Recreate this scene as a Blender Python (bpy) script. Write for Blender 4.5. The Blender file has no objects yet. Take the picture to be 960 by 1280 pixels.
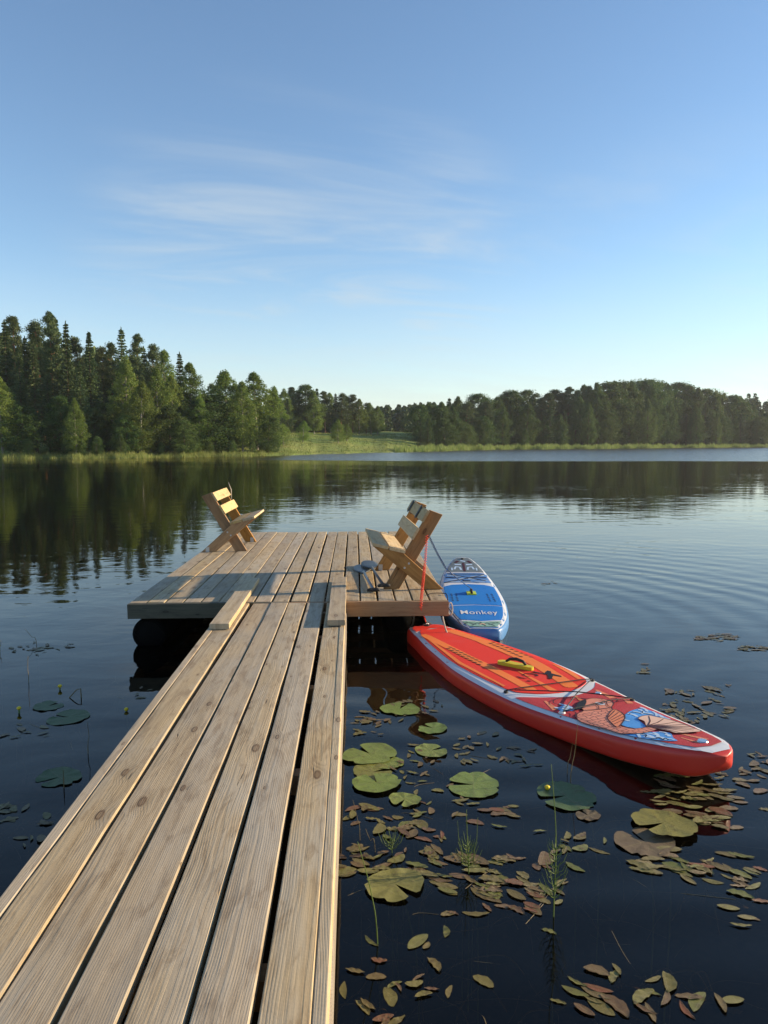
import bpy, bmesh, math, random
import numpy as np
from mathutils import Vector, Matrix

random.seed(7)
rng = np.random.default_rng(11)
SC = bpy.context.scene
COL = SC.collection
R = math.radians

# ------------------------------------------------------------------ camera
CAM_H = 1.75                      # metres above the water
PITCH = math.atan(88 / 960.0)     # looking slightly down
YAW = R(2.2)                      # turned a little to the right of the walkway (+Y)
cd = bpy.data.cameras.new('camera')
cam = bpy.data.objects.new('camera', cd)
COL.objects.link(cam)
cam.location = (0, 0, CAM_H)
cam.rotation_euler = (math.pi / 2 - PITCH, 0, -YAW)
cd.sensor_fit = 'HORIZONTAL'
cd.sensor_width = 36.0
cd.lens = 36.0
cd.clip_start = 0.05
cd.clip_end = 6000
SC.camera = cam

# ------------------------------------------------------------------ light
SUN_EL = R(15.5)
SUN_AZ = R(9.0)                  # angle from +X towards +Y
sun_dir = Vector((math.cos(SUN_AZ) * math.cos(SUN_EL), math.sin(SUN_AZ) * math.cos(SUN_EL), math.sin(SUN_EL)))
sd = bpy.data.lights.new('sun', 'SUN')
sd.energy = 5.0
sd.angle = R(0.53)
sd.color = (1.0, 0.79, 0.53)
so = bpy.data.objects.new('sun', sd)
COL.objects.link(so)
so.location = (60, 10, 40)
so.rotation_euler = (-sun_dir).to_track_quat('-Z', 'Y').to_euler()

SC.view_settings.view_transform = 'Standard'
SC.view_settings.look = 'None'
SC.view_settings.exposure = 0.85
SC.view_settings.gamma = 1.0
SC.view_settings.use_curve_mapping = False
SC.render.engine = 'CYCLES'
SC.cycles.max_bounces = 8
SC.cycles.diffuse_bounces = 3
SC.cycles.glossy_bounces = 4
SC.cycles.transparent_max_bounces = 8
SC.cycles.use_denoising = True
SC.cycles.sample_clamp_indirect = 6.0


# ------------------------------------------------------------------ node helper
class NT:
    def __init__(self, tree):
        self.t = tree
        self.L = tree.links

    def n(self, typ, **kw):
        nd = self.t.nodes.new(typ)
        for k, v in kw.items():
            setattr(nd, k, v)
        return nd

    def put(self, sock, v):
        if isinstance(v, bpy.types.NodeSocket):
            self.L.new(v, sock)
        elif v is not None:
            sock.default_value = v

    def m(self, op, a, b=None, c=None, clamp=False):
        nd = self.n('ShaderNodeMath', operation=op, use_clamp=clamp)
        for i, v in enumerate((a, b, c)):
            if v is not None:
                self.put(nd.inputs[i], v)
        return nd.outputs[0]

    def vm(self, op, a, b=None):
        nd = self.n('ShaderNodeVectorMath', operation=op)
        self.put(nd.inputs[0], a)
        if b is not None:
            self.put(nd.inputs[1], b)
        return nd.outputs[0]

    def xyz(self, v):
        nd = self.n('ShaderNodeSeparateXYZ')
        self.L.new(v, nd.inputs[0])
        return nd.outputs

    def cxyz(self, x, y, z):
        nd = self.n('ShaderNodeCombineXYZ')
        for i, v in enumerate((x, y, z)):
            self.put(nd.inputs[i], v)
        return nd.outputs[0]

    def noise(self, vec, scale, detail=3, rough=0.55, dist=0.0):
        nd = self.n('ShaderNodeTexNoise')
        self.put(nd.inputs['Vector'], vec)
        nd.inputs['Scale'].default_value = scale
        nd.inputs['Detail'].default_value = detail
        nd.inputs['Roughness'].default_value = rough
        nd.inputs['Distortion'].default_value = dist
        return nd.outputs[0]

    def smooth(self, v, lo, hi, a=0.0, b=1.0):
        nd = self.n('ShaderNodeMapRange', interpolation_type='SMOOTHSTEP')
        self.put(nd.inputs[0], v)
        nd.inputs[1].default_value = lo
        nd.inputs[2].default_value = hi
        nd.inputs[3].default_value = a
        nd.inputs[4].default_value = b
        return nd.outputs[0]

    def mix(self, f, a, b, mode='MIX'):
        nd = self.n('ShaderNodeMix', data_type='RGBA', blend_type=mode)
        self.put(nd.inputs[0], f)
        for s, v in ((nd.inputs[6], a), (nd.inputs[7], b)):
            if isinstance(v, tuple) and len(v) == 3:
                v = v + (1,)
            self.put(s, v)
        return nd.outputs[2]

    def ramp(self, f, stops):
        nd = self.n('ShaderNodeValToRGB')
        e = nd.color_ramp.elements
        while len(e) < len(stops):
            e.new(0.5)
        for i, (p, c) in enumerate(stops):
            e[i].position = p
            e[i].color = tuple(c) + ((1,) if len(c) == 3 else ())
        self.put(nd.inputs[0], f)
        return nd.outputs[0]

    def bump(self, h, strength=1.0, dist=1.0, normal=None):
        nd = self.n('ShaderNodeBump')
        nd.inputs['Strength'].default_value = strength
        nd.inputs['Distance'].default_value = dist
        self.put(nd.inputs['Height'], h)
        if normal is not None:
            self.put(nd.inputs['Normal'], normal)
        return nd.outputs[0]


def new_mat(name):
    m = bpy.data.materials.new(name)
    m.use_nodes = True
    m.node_tree.nodes.clear()
    t = NT(m.node_tree)
    out = t.n('ShaderNodeOutputMaterial')
    return m, t, out


def principled(t, out, base, rough=0.6, spec=0.4, normal=None, metallic=0.0):
    b = t.n('ShaderNodeBsdfPrincipled')
    if isinstance(base, tuple) and len(base) == 3:
        base = base + (1,)
    t.put(b.inputs['Base Color'], base)
    t.put(b.inputs['Roughness'], rough)
    t.put(b.inputs['Specular IOR Level'], spec)
    t.put(b.inputs['Metallic'], metallic)
    if normal is not None:
        t.put(b.inputs['Normal'], normal)
    t.L.new(b.outputs[0], out.inputs[0])
    return b


# ------------------------------------------------------------------ sky
w = bpy.data.worlds.new('World')
SC.world = w
w.use_nodes = True
w.node_tree.nodes.clear()
t = NT(w.node_tree)
wo = t.n('ShaderNodeOutputWorld')
bg = t.n('ShaderNodeBackground')
sky = t.n('ShaderNodeTexSky', sky_type='NISHITA')
sky.sun_disc = False
sky.sun_elevation = SUN_EL
sky.sun_rotation = math.pi / 2 - SUN_AZ
sky.altitude = 50
sky.air_density = 1.0
sky.dust_density = 0.0
sky.ozone_density = 2.6
tc = t.n('ShaderNodeTexCoord')
dx, dy, dz = t.xyz(tc.outputs['Generated'])
den = t.m('ADD', t.m('MAXIMUM', dz, 0.0), 0.10)
u = t.m('DIVIDE', dx, den)
v = t.m('DIVIDE', dy, den)
# thin cirrus: streaks on a high layer, lying roughly west to east
ca, sa = math.cos(R(14)), math.sin(R(14))
us = t.m('ADD', t.m('MULTIPLY', u, ca), t.m('MULTIPLY', v, sa))
vs = t.m('SUBTRACT', t.m('MULTIPLY', v, ca), t.m('MULTIPLY', u, sa))
p1 = t.cxyz(t.m('MULTIPLY', us, 0.55), t.m('MULTIPLY', vs, 1.25), 3.3)
st = t.noise(p1, 1.5, 8, 0.62, 0.9)
p2 = t.cxyz(t.m('ADD', t.m('MULTIPLY', u, 0.30), 4.27), t.m('MULTIPLY', v, 0.34), 1.7)
patch = t.noise(p2, 1.0, 2, 0.5, 0.3)
bank = t.n('ShaderNodeVectorMath', operation='DOT_PRODUCT')
t.L.new(tc.outputs['Generated'], bank.inputs[0])
bank.inputs[1].default_value = (math.sin(R(-3)) * math.cos(R(9.5)), math.cos(R(-3)) * math.cos(R(9.5)), math.sin(R(9.5)))
bk = t.smooth(bank.outputs['Value'], 0.945, 0.990)
cm = t.m('MULTIPLY', t.smooth(st, 0.40, 0.78), t.m('MAXIMUM', t.smooth(patch, 0.52, 0.70, 0.0, 0.5), bk))
cm = t.m('MULTIPLY', cm, t.smooth(dz, 0.46, 0.26))
cm = t.m('MULTIPLY', cm, 0.55)
veil = t.m('MULTIPLY', t.smooth(dz, 0.24, 0.0, 0.0, 0.55), t.smooth(st, 0.25, 0.65, 0.55, 1.0))
cm = t.m('MAXIMUM', cm, veil)
col = t.mix(cm, sky.outputs[0], (3.3, 3.55, 3.6))
t.L.new(col, bg.inputs[0])
bg.inputs[1].default_value = 0.120
t.L.new(bg.outputs[0], wo.inputs[0])


# ------------------------------------------------------------------ geometry helpers
def on(px, py, z=0.0):
    """point at height z seen at pixel (px, py) of the 960 x 1280 photograph"""
    xr = (px - 480) / 960.0
    yd = (py - 640) / 960.0
    f = math.cos(PITCH) - yd * math.sin(PITCH)
    dn = math.sin(PITCH) + yd * math.cos(PITCH)
    s, c = math.sin(YAW), math.cos(YAW)
    k = (CAM_H - z) / dn
    return Vector(((f * s + xr * c) * k, (f * c - xr * s) * k, z))


def link(name, me, mat=None, parent=None, loc=None, rot=None):
    o = bpy.data.objects.new(name, me)
    COL.objects.link(o)
    if mat is not None and me is not None and not me.materials:
        me.materials.append(mat)
    if parent is not None:
        o.parent = parent
    if loc is not None:
        o.location = loc
    if rot is not None:
        o.rotation_euler = rot
    return o


def tag(o, label, cat=None, group=None, kind=None):
    if label:
        o['label'] = label
    if cat:
        o['category'] = cat
    if group:
        o['group'] = group
    if kind:
        o['kind'] = kind
    return o


def empty(name, loc, label, cat, group=None, rz=0.0):
    o = bpy.data.objects.new(name, None)
    o.empty_display_size = 0.2
    COL.objects.link(o)
    o.location = loc
    o.rotation_euler = (0, 0, rz)
    return tag(o, label, cat, group)


def mesh(name, verts, faces, smooth=False):
    me = bpy.data.meshes.new(name)
    me.from_pydata([tuple(v) for v in verts], [], [tuple(f) for f in faces])
    me.update()
    if smooth:
        me.polygons.foreach_set('use_smooth', [True] * len(me.polygons))
    return me


def quads_mesh(name, V):
    """V: (n,4,3) array of quads"""
    n = len(V)
    me = bpy.data.meshes.new(name)
    me.vertices.add(n * 4)
    me.vertices.foreach_set('co', V.reshape(-1).astype(np.float32))
    me.loops.add(n * 4)
    me.loops.foreach_set('vertex_index', np.arange(n * 4, dtype=np.int32))
    me.polygons.add(n)
    me.polygons.foreach_set('loop_start', np.arange(0, n * 4, 4, dtype=np.int32))
    me.update(calc_edges=True)
    return me


def tube(path, radii, seg=8, caps=True):
    P = [Vector(p) for p in path]
    if not hasattr(radii, '__len__'):
        radii = [radii] * len(P)
    V, Fc = [], []
    up = Vector((0, 0, 1))
    prev = None
    for i, p in enumerate(P):
        d = (P[min(i + 1, len(P) - 1)] - P[max(i - 1, 0)])
        d = d.normalized() if d.length > 1e-9 else Vector((0, 0, 1))
        if prev is None:
            a = d.cross(up if abs(d.z) < 0.9 else Vector((1, 0, 0))).normalized()
        else:
            a = (prev - d * prev.dot(d)).normalized()
        prev = a
        b = d.cross(a)
        for k in range(seg):
            th = 2 * math.pi * k / seg
            V.append(p + (a * math.cos(th) + b * math.sin(th)) * radii[i])
    for i in range(len(P) - 1):
        for k in range(seg):
            k2 = (k + 1) % seg
            Fc.append((i * seg + k, i * seg + k2, (i + 1) * seg + k2, (i + 1) * seg + k))
    if caps:
        Fc.append(tuple(range(seg - 1, -1, -1)))
        n0 = (len(P) - 1) * seg
        Fc.append(tuple(range(n0, n0 + seg)))
    return V, Fc


def tube_obj(name, path, radii, mat, parent=None, seg=8, loc=None):
    V, Fc = tube(path, radii, seg)
    return link(name, mesh(name, V, Fc, True), mat, parent, loc)


def join(parts):
    V, Fc = [], []
    for v, f in parts:
        o = len(V)
        V += list(v)
        Fc += [tuple(i + o for i in q) for q in f]
    return V, Fc


def plank_mesh(name, length, width, thick, c=0.004, seg=8, bow=0.003, jit=0.0015, skew=(0, 0)):
    """board along local Y from 0 to length, centred on X, top face at z = 0"""
    V, Fc = [], []
    hw = width / 2
    ph = random.random() * 6
    for i in range(seg + 1):
        f = i / seg
        y = f * length
        ox = math.sin(f * math.pi + ph) * bow + skew[0] * (1 - f) + skew[1] * f
        oz = math.sin(f * 2.3 * math.pi + ph * 2) * bow * 0.35
        h = hw + random.uniform(-jit, jit)
        sec = [(-h + c, 0), (h - c, 0), (h, -c), (h, -thick + c), (h - c, -thick), (-h + c, -thick), (-h, -thick + c), (-h, -c)]
        ey = 0.0
        for j, (x, z) in enumerate(sec):
            yy = y
            if i in (0, seg):
                yy = y + random.uniform(-0.0015, 0.0015)
            V.append((x + ox, yy, z + oz))
    for i in range(seg):
        for k in range(8):
            k2 = (k + 1) % 8
            Fc.append((i * 8 + k, (i + 1) * 8 + k, (i + 1) * 8 + k2, i * 8 + k2))
    Fc.append(tuple(range(8)))
    n0 = seg * 8
    Fc.append(tuple(range(n0 + 7, n0 - 1, -1)))
    return mesh(name, V, Fc)


def plank(name, length, width, thick, mat, parent, loc, rot=None, **kw):
    return link(name, plank_mesh(name, length, width, thick, **kw), mat, parent, loc, rot)


def box_geo(x0, x1, y0, y1, z0, z1):
    V = [(x0, y0, z0), (x1, y0, z0), (x1, y1, z0), (x0, y1, z0), (x0, y0, z1), (x1, y0, z1), (x1, y1, z1), (x0, y1, z1)]
    F_ = [(3, 2, 1, 0), (4, 5, 6, 7), (0, 1, 5, 4), (1, 2, 6, 5), (2, 3, 7, 6), (3, 0, 4, 7)]
    return V, F_


# ------------------------------------------------------------------ materials
def make_wood(name, pale, tan, dark, grey, grey_amt=0.5, side=None, saw=0.0):
    m, t, out = new_mat(name)
    tc = t.n('ShaderNodeTexCoord')
    oi = t.n('ShaderNodeObjectInfo')
    rnd = oi.outputs['Random']
    x, y, z = t.xyz(tc.outputs['Object'])
    r2 = t.m('FRACT', t.m('MULTIPLY', rnd, 17.31))
    r3 = t.m('FRACT', t.m('MULTIPLY', rnd, 91.7))
    ox = t.m('MULTIPLY', rnd, 53.0)
    oy = t.m('MULTIPLY', r2, 71.0)
    # knots
    kv = t.cxyz(t.m('ADD', t.m('MULTIPLY', x, 7.0), ox), t.m('ADD', t.m('MULTIPLY', y, 2.6), oy), 0.0)
    vo = t.n('ShaderNodeTexVoronoi', voronoi_dimensions='2D')
    t.L.new(kv, vo.inputs['Vector'])
    vo.inputs['Scale'].default_value = 1.0
    kd = vo.outputs['Distance']
    ks = t.xyz(vo.outputs['Color'])
    keep = t.m('GREATER_THAN', ks[0], 0.62)
    ksz = t.m('ADD', 0.025, t.m('MULTIPLY', t.m('MULTIPLY', ks[1], ks[1]), 0.075))
    kn = t.m('DIVIDE', kd, ksz)
    kmask = t.m('MULTIPLY', t.smooth(kn, 1.15, 0.75), keep)
    halo = t.m('MULTIPLY', t.smooth(kn, 4.2, 0.6), keep)
    # growth rings of a sawn log, wandering along the board
    wob = t.noise(t.cxyz(ox, t.m('ADD', t.m('MULTIPLY', y, 0.9), oy), 0.0), 1.0, 2, 0.5)
    cx = t.m('MULTIPLY', t.m('SUBTRACT', r3, 0.5), 0.16)
    ax = t.m('ADD', t.m('SUBTRACT', x, cx), t.m('MULTIPLY', t.m('SUBTRACT', wob, 0.5), 0.10))
    az = t.m('ADD', z, t.m('ADD', 0.012, t.m('MULTIPLY', r2, 0.05)))
    rr = t.m('SQRT', t.m('ADD', t.m('MULTIPLY', ax, ax), t.m('MULTIPLY', az, az)))
    rr = t.m('ADD', rr, t.m('MULTIPLY', halo, 0.016))
    fine = t.noise(t.cxyz(t.m('MULTIPLY', x, 30.0), t.m('ADD', t.m('MULTIPLY', y, 2.0), oy), t.m('MULTIPLY', z, 30.0)), 1.0, 2, 0.5)
    rr = t.m('ADD', rr, t.m('MULTIPLY', fine, 0.004))
    ring = t.m('FRACT', t.m('MULTIPLY', rr, 150.0))
    ringd = t.smooth(ring, 0.25, 0.95)
    ringd = t.m('MULTIPLY', ringd, t.smooth(ring, 1.0, 0.94))
    # fibres
    fv = t.cxyz(t.m('MULTIPLY', x, 260.0), t.m('ADD', t.m('MULTIPLY', y, 5.0), oy), t.m('MULTIPLY', z, 260.0))
    fib = t.noise(fv, 1.0, 3, 0.6)
    fv2 = t.cxyz(t.m('ADD', t.m('MULTIPLY', x, 55.0), ox), t.m('ADD', t.m('MULTIPLY', y, 0.8), oy), t.m('MULTIPLY', z, 55.0))
    streak = t.noise(fv2, 1.0, 3, 0.55)
    # drying cracks
    cv = t.cxyz(t.m('ADD', t.m('MULTIPLY', x, 38.0), ox), t.m('ADD', t.m('MULTIPLY', y, 0.55), oy), 5.0)
    cr = t.noise(cv, 1.0, 1, 0.4)
    crack = t.smooth(t.m('ABSOLUTE', t.m('SUBTRACT', cr, 0.5)), 0.006, 0.0015)
    crsel = t.noise(t.cxyz(t.m('ADD', t.m('MULTIPLY', x, 6.0), oy), t.m('ADD', t.m('MULTIPLY', y, 0.8), ox), 0.0), 1.0, 1, 0.5)
    crack = t.m('MULTIPLY', crack, t.smooth(crsel, 0.56, 0.62))
    # weathering
    bl = t.noise(t.cxyz(t.m('ADD', t.m('MULTIPLY', x, 7.0), oy), t.m('ADD', t.m('MULTIPLY', y, 1.3), ox), 0.0), 1.0, 4, 0.6)
    base = t.mix(t.smooth(streak, 0.25, 0.75), tan, pale)
    base = t.mix(t.m('MULTIPLY', t.smooth(bl, 0.35, 0.72), grey_amt), base, grey)
    rsel = t.smooth(t.noise(t.cxyz(t.m('ADD', t.m('MULTIPLY', x, 9.0), ox), t.m('ADD', t.m('MULTIPLY', y, 0.7), oy), 3.0), 1.0, 2, 0.5), 0.35, 0.7, 0.12, 0.45)
    base = t.mix(t.m('MULTIPLY', ringd, rsel), base, dark)
    base = t.mix(t.smooth(fib, 0.50, 0.82, 0.0, 0.28), base, dark)
    base = t.mix(t.m('MULTIPLY', halo, 0.30), base, dark)
    krim = t.m('MULTIPLY', t.m('MULTIPLY', t.smooth(kn, 1.5, 1.0), t.smooth(kn, 0.55, 0.95)), keep)
    base = t.mix(t.m('MULTIPLY', kmask, t.m('ADD', 0.25, t.m('MULTIPLY', ks[2], 0.4))), base, (dark[0] * 0.7, dark[1] * 0.52, dark[2] * 0.4))
    base = t.mix(t.m('MULTIPLY', krim, t.m('ADD', 0.35, t.m('MULTIPLY', fib, 0.6))), base, (dark[0] * 0.42, dark[1] * 0.3, dark[2] * 0.24))
    base = t.mix(t.m('MULTIPLY', crack, 0.85), base, (0.02, 0.014, 0.01))
    mo = t.noise(t.cxyz(t.m('ADD', t.m('MULTIPLY', x, 22.0), oy), t.m('ADD', t.m('MULTIPLY', y, 4.5), ox), 7.0), 1.0, 5, 0.65, 0.6)
    base = t.mix(t.smooth(mo, 0.46, 0.70, 0.0, 0.58), base, (dark[0] * 1.15, dark[1] * 1.12, dark[2] * 1.1))
    mo2 = t.noise(t.cxyz(t.m('ADD', t.m('MULTIPLY', x, 4.0), ox), t.m('ADD', t.m('MULTIPLY', y, 0.8), oy), 11.0), 1.0, 4, 0.6, 0.8)
    base = t.mix(t.smooth(mo2, 0.48, 0.72, 0.0, 0.42), base, (grey[0] * 0.52, grey[1] * 0.50, grey[2] * 0.48))
    # spots of dirt
    sp = t.noise(t.cxyz(t.m('ADD', t.m('MULTIPLY', x, 40.0), ox), t.m('ADD', t.m('MULTIPLY', y, 24.0), oy), 0.0), 1.0, 3, 0.7)
    base = t.mix(t.smooth(sp, 0.68, 0.80, 0.0, 0.4), base, (0.07, 0.055, 0.04))
    val = t.m('ADD', 0.84, t.m('MULTIPLY', r3, 0.30))
    hsv = t.n('ShaderNodeHueSaturation')
    t.put(hsv.inputs['Value'], val)
    t.put(hsv.inputs['Saturation'], t.m('ADD', 0.85, t.m('MULTIPLY', r2, 0.3)))
    t.L.new(base, hsv.inputs['Color'])
    colr = hsv.outputs[0]
    if side is not None:       # narrow side faces tinted yellow, sunlit warmth painted into the colour
        ge = t.n('ShaderNodeNewGeometry')
        nt = t.n('ShaderNodeVectorTransform', vector_type='NORMAL', convert_from='WORLD', convert_to='OBJECT')
        t.L.new(ge.outputs['True Normal'], nt.inputs[0])
        nx = t.m('ABSOLUTE', t.xyz(nt.outputs[0])[0])
        colr = t.mix(t.smooth(nx, 0.6, 0.9, 0.0, 0.30), colr, t.mix(t.smooth(fib, 0.3, 0.8), side, tuple(c * 0.72 for c in side)))
    h = t.m('ADD', t.m('MULTIPLY', fib, 0.0016), t.m('MULTIPLY', ringd, -0.0009))
    h = t.m('ADD', h, t.m('MULTIPLY', kmask, 0.0012))
    h = t.m('ADD', h, t.m('MULTIPLY', crack, -0.006))
    h = t.m('ADD', h, t.m('MULTIPLY', streak, 0.0022))
    h = t.m('ADD', h, t.m('MULTIPLY', sp, 0.0016))
    if saw > 0:
        sw = t.m('SINE', t.m('MULTIPLY', t.m('ADD', t.m('ADD', y, t.m('MULTIPLY', x, 0.35)), t.m('MULTIPLY', z, 1.1)), 420.0))
        h = t.m('ADD', h, t.m('MULTIPLY', sw, saw))
    principled(t, out, colr, 0.74, 0.25, t.bump(h, 0.45, 1.0))
    return m


WOOD = make_wood('weathered_deck_wood', (0.53, 0.415, 0.26), (0.41, 0.31, 0.182), (0.18, 0.122, 0.066), (0.43, 0.38, 0.295), 0.75, side=(0.55, 0.41, 0.19), saw=0.00006)
WOOD_RAMP = make_wood('ramp_board_wood', (0.52, 0.41, 0.255), (0.42, 0.32, 0.185), (0.21, 0.145, 0.08), (0.45, 0.39, 0.30), 0.6, side=(0.66, 0.44, 0.16), saw=0.0001)
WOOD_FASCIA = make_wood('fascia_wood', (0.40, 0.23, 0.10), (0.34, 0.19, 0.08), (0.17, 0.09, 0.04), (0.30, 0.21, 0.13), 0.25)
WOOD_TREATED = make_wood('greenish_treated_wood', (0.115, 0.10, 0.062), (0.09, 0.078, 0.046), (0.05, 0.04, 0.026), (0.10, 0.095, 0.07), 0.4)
WOOD_BENCH = make_wood('bench_frame_wood', (0.43, 0.225, 0.072), (0.35, 0.175, 0.054), (0.17, 0.078, 0.025), (0.29, 0.18, 0.08), 0.2)
WOOD_SLAT = make_wood('bench_slat_wood', (0.60, 0.44, 0.22), (0.52, 0.37, 0.17), (0.30, 0.19, 0.085), (0.50, 0.42, 0.29), 0.35)
WOOD_STRINGER = make_wood('rough_sawn_stringer', (0.36, 0.31, 0.24), (0.30, 0.25, 0.19), (0.15, 0.115, 0.08), (0.32, 0.29, 0.25), 0.7, saw=0.0035)
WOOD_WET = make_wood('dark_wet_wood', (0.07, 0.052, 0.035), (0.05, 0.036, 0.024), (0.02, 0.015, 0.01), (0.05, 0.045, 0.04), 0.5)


def plain(name, col, rough=0.5, spec=0.4, metallic=0.0, bumpscale=None, bumph=0.0, var=0.08):
    m, t, out = new_mat(name)
    tc = t.n('ShaderNodeTexCoord')
    nz = t.noise(tc.outputs['Object'], 9.0, 4, 0.6)
    c = t.mix(nz, tuple(v * (1 - var) for v in col), tuple(min(1, v * (1 + var)) for v in col))
    nrm = None
    if bumpscale:
        nrm = t.bump(t.m('MULTIPLY', t.noise(tc.outputs['Object'], bumpscale, 3, 0.6), bumph), 1.0, 1.0)
    principled(t, out, c, rough, spec, nrm, metallic)
    return m


BLACK_PIPE = plain('black_plastic', (0.005, 0.005, 0.005), 0.8, 0.05)
BLACK = plain('black_rubber', (0.015, 0.015, 0.016), 0.6)
GALV = plain('galvanised_steel', (0.50, 0.50, 0.50), 0.42, 0.5, 0.9)
STEEL = plain('stainless_steel', (0.6, 0.6, 0.6), 0.25, 0.5, 1.0)
ROPE = plain('pale_rope', (0.42, 0.38, 0.32), 0.8, 0.2, 0, 160, 0.002)
ROPE_DARK = plain('dark_cord', (0.03, 0.028, 0.026), 0.8, 0.2)


# ------------------------------------------------------------------ ground and shore
RT = [(-180, 4), (-170, 6), (-150, 20), (-120, 50), (-90, 75), (-60, 92), (-40, 94), (-24.3, 90), (-16.7, 85.5), (-11.2, 91.5),
      (-6, 95), (-0.8, 113), (4.6, 131), (10.5, 171), (17.9, 196), (28.7, 268), (40, 262), (60, 230), (90, 190), (120, 120), (150, 30), (170, 6), (180, 4)]
_ra = np.array([a for a, _ in RT], float)
_rv = np.array([v for _, v in RT], float)


def shoreR(deg):
    return float(np.interp(deg, _ra, _rv)) * (1 + 0.012 * math.sin(deg * 1.7) + 0.008 * math.sin(deg * 4.3 + 1))


_AA = [(-180, 3), (-60, 9), (-12, 9), (-7, 5.2), (5, 5.0), (9, 5.0), (25, 6), (60, 3), (180, 3)]
_LL = [(-180, 90), (-60, 70), (-12, 70), (-7, 52), (5, 50), (9, 120), (60, 120), (180, 90)]


def gz(deg, d):
    A = float(np.interp(deg, [a for a, _ in _AA], [v for _, v in _AA]))
    L = float(np.interp(deg, [a for a, _ in _LL], [v for _, v in _LL]))
    if d < 0:
        return max(-1.6, d * 0.13)
    z = 0.30 * min(1.0, d / 3.0)
    z += A * (1 - math.exp(-max(d - 6, 0) / L))
    z += 0.10 * math.sin(d * 0.31 + deg) * min(1, d / 10)
    return z


def land(deg, d):
    r = shoreR(deg) + d
    a = R(deg)
    return Vector((math.sin(a) * r, math.cos(a) * r, gz(deg, d)))


def pol(px):
    """compass angle (from the walkway direction, towards +X) of the picture column px at the horizon"""
    return math.degrees(math.atan((px - 480) / 960.0)) + 2.2


angs = list(np.arange(-180, -40, 6.0)) + list(np.arange(-40, 45, 0.5)) + list(np.arange(48, 180, 6.0))
ds = [-9999, -60, -25, -12, -6, -2, -0.7, 0, 0.7, 1.5, 3, 5, 7, 10, 14, 19, 25, 32, 40, 50, 62, 78, 100, 130, 180, 260, 400, 800, 2500]
V, Fc = [], []
for a in angs:
    Rr = shoreR(a)
    for d in ds:
        dd = max(d, -Rr * 0.985)
        r = Rr + dd
        V.append((math.sin(R(a)) * r, math.cos(R(a)) * r, gz(a, dd)))
n = len(ds)
for i in range(len(angs)):
    j = (i + 1) % len(angs)
    for k in range(n - 1):
        Fc.append((i * n + k, i * n + k + 1, j * n + k + 1, j * n + k))
mg, t, out = new_mat('meadow_ground')
ge = t.n('ShaderNodeNewGeometry')
P = ge.outputs['Position']
px_, py_, pz_ = t.xyz(P)
n1 = t.noise(P, 0.06, 4, 0.6)
n2 = t.noise(P, 0.9, 4, 0.65)
n3 = t.noise(t.cxyz(px_, py_, 0.0), 0.22, 3, 0.6)
g = t.mix(t.smooth(n1, 0.35, 0.65), (0.18, 0.25, 0.055), (0.25, 0.285, 0.08))
g = t.mix(t.smooth(n3, 0.5, 0.75, 0, 0.6), g, (0.24, 0.21, 0.085))
g = t.mix(t.smooth(n2, 0.3, 0.8, 0.0, 0.35), g, (0.08, 0.10, 0.03))
g = t.mix(t.smooth(pz_, 0.02, -0.05), g, (0.035, 0.025, 0.014))
principled(t, out, g, 0.9, 0.1, t.bump(t.m('MULTIPLY', n2, 0.5), 0.6, 1.0))
gr = link('ground', mesh('ground', V, Fc, True), mg)
tag(gr, 'green meadow and wooded shore around the lake', 'ground', kind='structure')

# ------------------------------------------------------------------ water
mw, t, out = new_mat('lake_water')
ge = t.n('ShaderNodeNewGeometry')
P = ge.outputs['Position']
x, y, z = t.xyz(P)
d0 = t.m('SQRT', t.m('ADD', t.m('MULTIPLY', x, x), t.m('MULTIPLY', y, y)))
P2 = t.cxyz(x, y, 0.0)
swell = t.noise(t.cxyz(t.m('MULTIPLY', x, 0.55), t.m('MULTIPLY', y, 1.0), 0.0), 1.0, 2, 0.5, 0.4)
rip = t.noise(t.cxyz(t.m('MULTIPLY', x, 2.2), t.m('MULTIPLY', y, 3.4), 4.0), 1.0, 2, 0.5, 0.6)
micro = t.noise(t.cxyz(t.m('MULTIPLY', x, 9.0), t.m('MULTIPLY', y, 12.0), 2.0), 1.0, 2, 0.5, 0.3)
calm = t.noise(t.cxyz(t.m('MULTIPLY', x, 0.10), t.m('MULTIPLY', y, 0.16), 8.0), 1.0, 2, 0.5)
calm = t.smooth(calm, 0.35, 0.65, 0.35, 1.0)
near = t.smooth(d0, 3.0, 9.0, 0.35, 1.0)
h = t.m('MULTIPLY', swell, 0.011)
h = t.m('ADD', h, t.m('MULTIPLY', t.m('MULTIPLY', rip, 0.0040), near))
h = t.m('ADD', h, t.m('MULTIPLY', t.m('MULTIPLY', micro, 0.0005), near))
h = t.m('MULTIPLY', h, calm)
# rings spreading from the moored boards
rx = t.m('SUBTRACT', x, 0.9)
ry = t.m('SUBTRACT', y, 7.6)
rr = t.m('SQRT', t.m('ADD', t.m('MULTIPLY', rx, rx), t.m('MULTIPLY', ry, ry)))
rr = t.m('ADD', rr, t.m('MULTIPLY', t.noise(P2, 0.5, 2, 0.5), 0.5))
ringw = t.m('SINE', t.m('MULTIPLY', rr, 15.0))
renv = t.m('MULTIPLY', t.m('MULTIPLY', t.smooth(rr, 0.6, 2.2), t.smooth(rr, 9.0, 3.5)), t.smooth(x, -2.5, 0.8, 0.15, 1.0))
renv = t.m('MULTIPLY', renv, t.smooth(t.noise(P2, 0.35, 2, 0.5), 0.38, 0.62, 0.1, 1.0))
h = t.m('ADD', h, t.m('MULTIPLY', t.m('MULTIPLY', ringw, renv), 0.0017))
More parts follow.
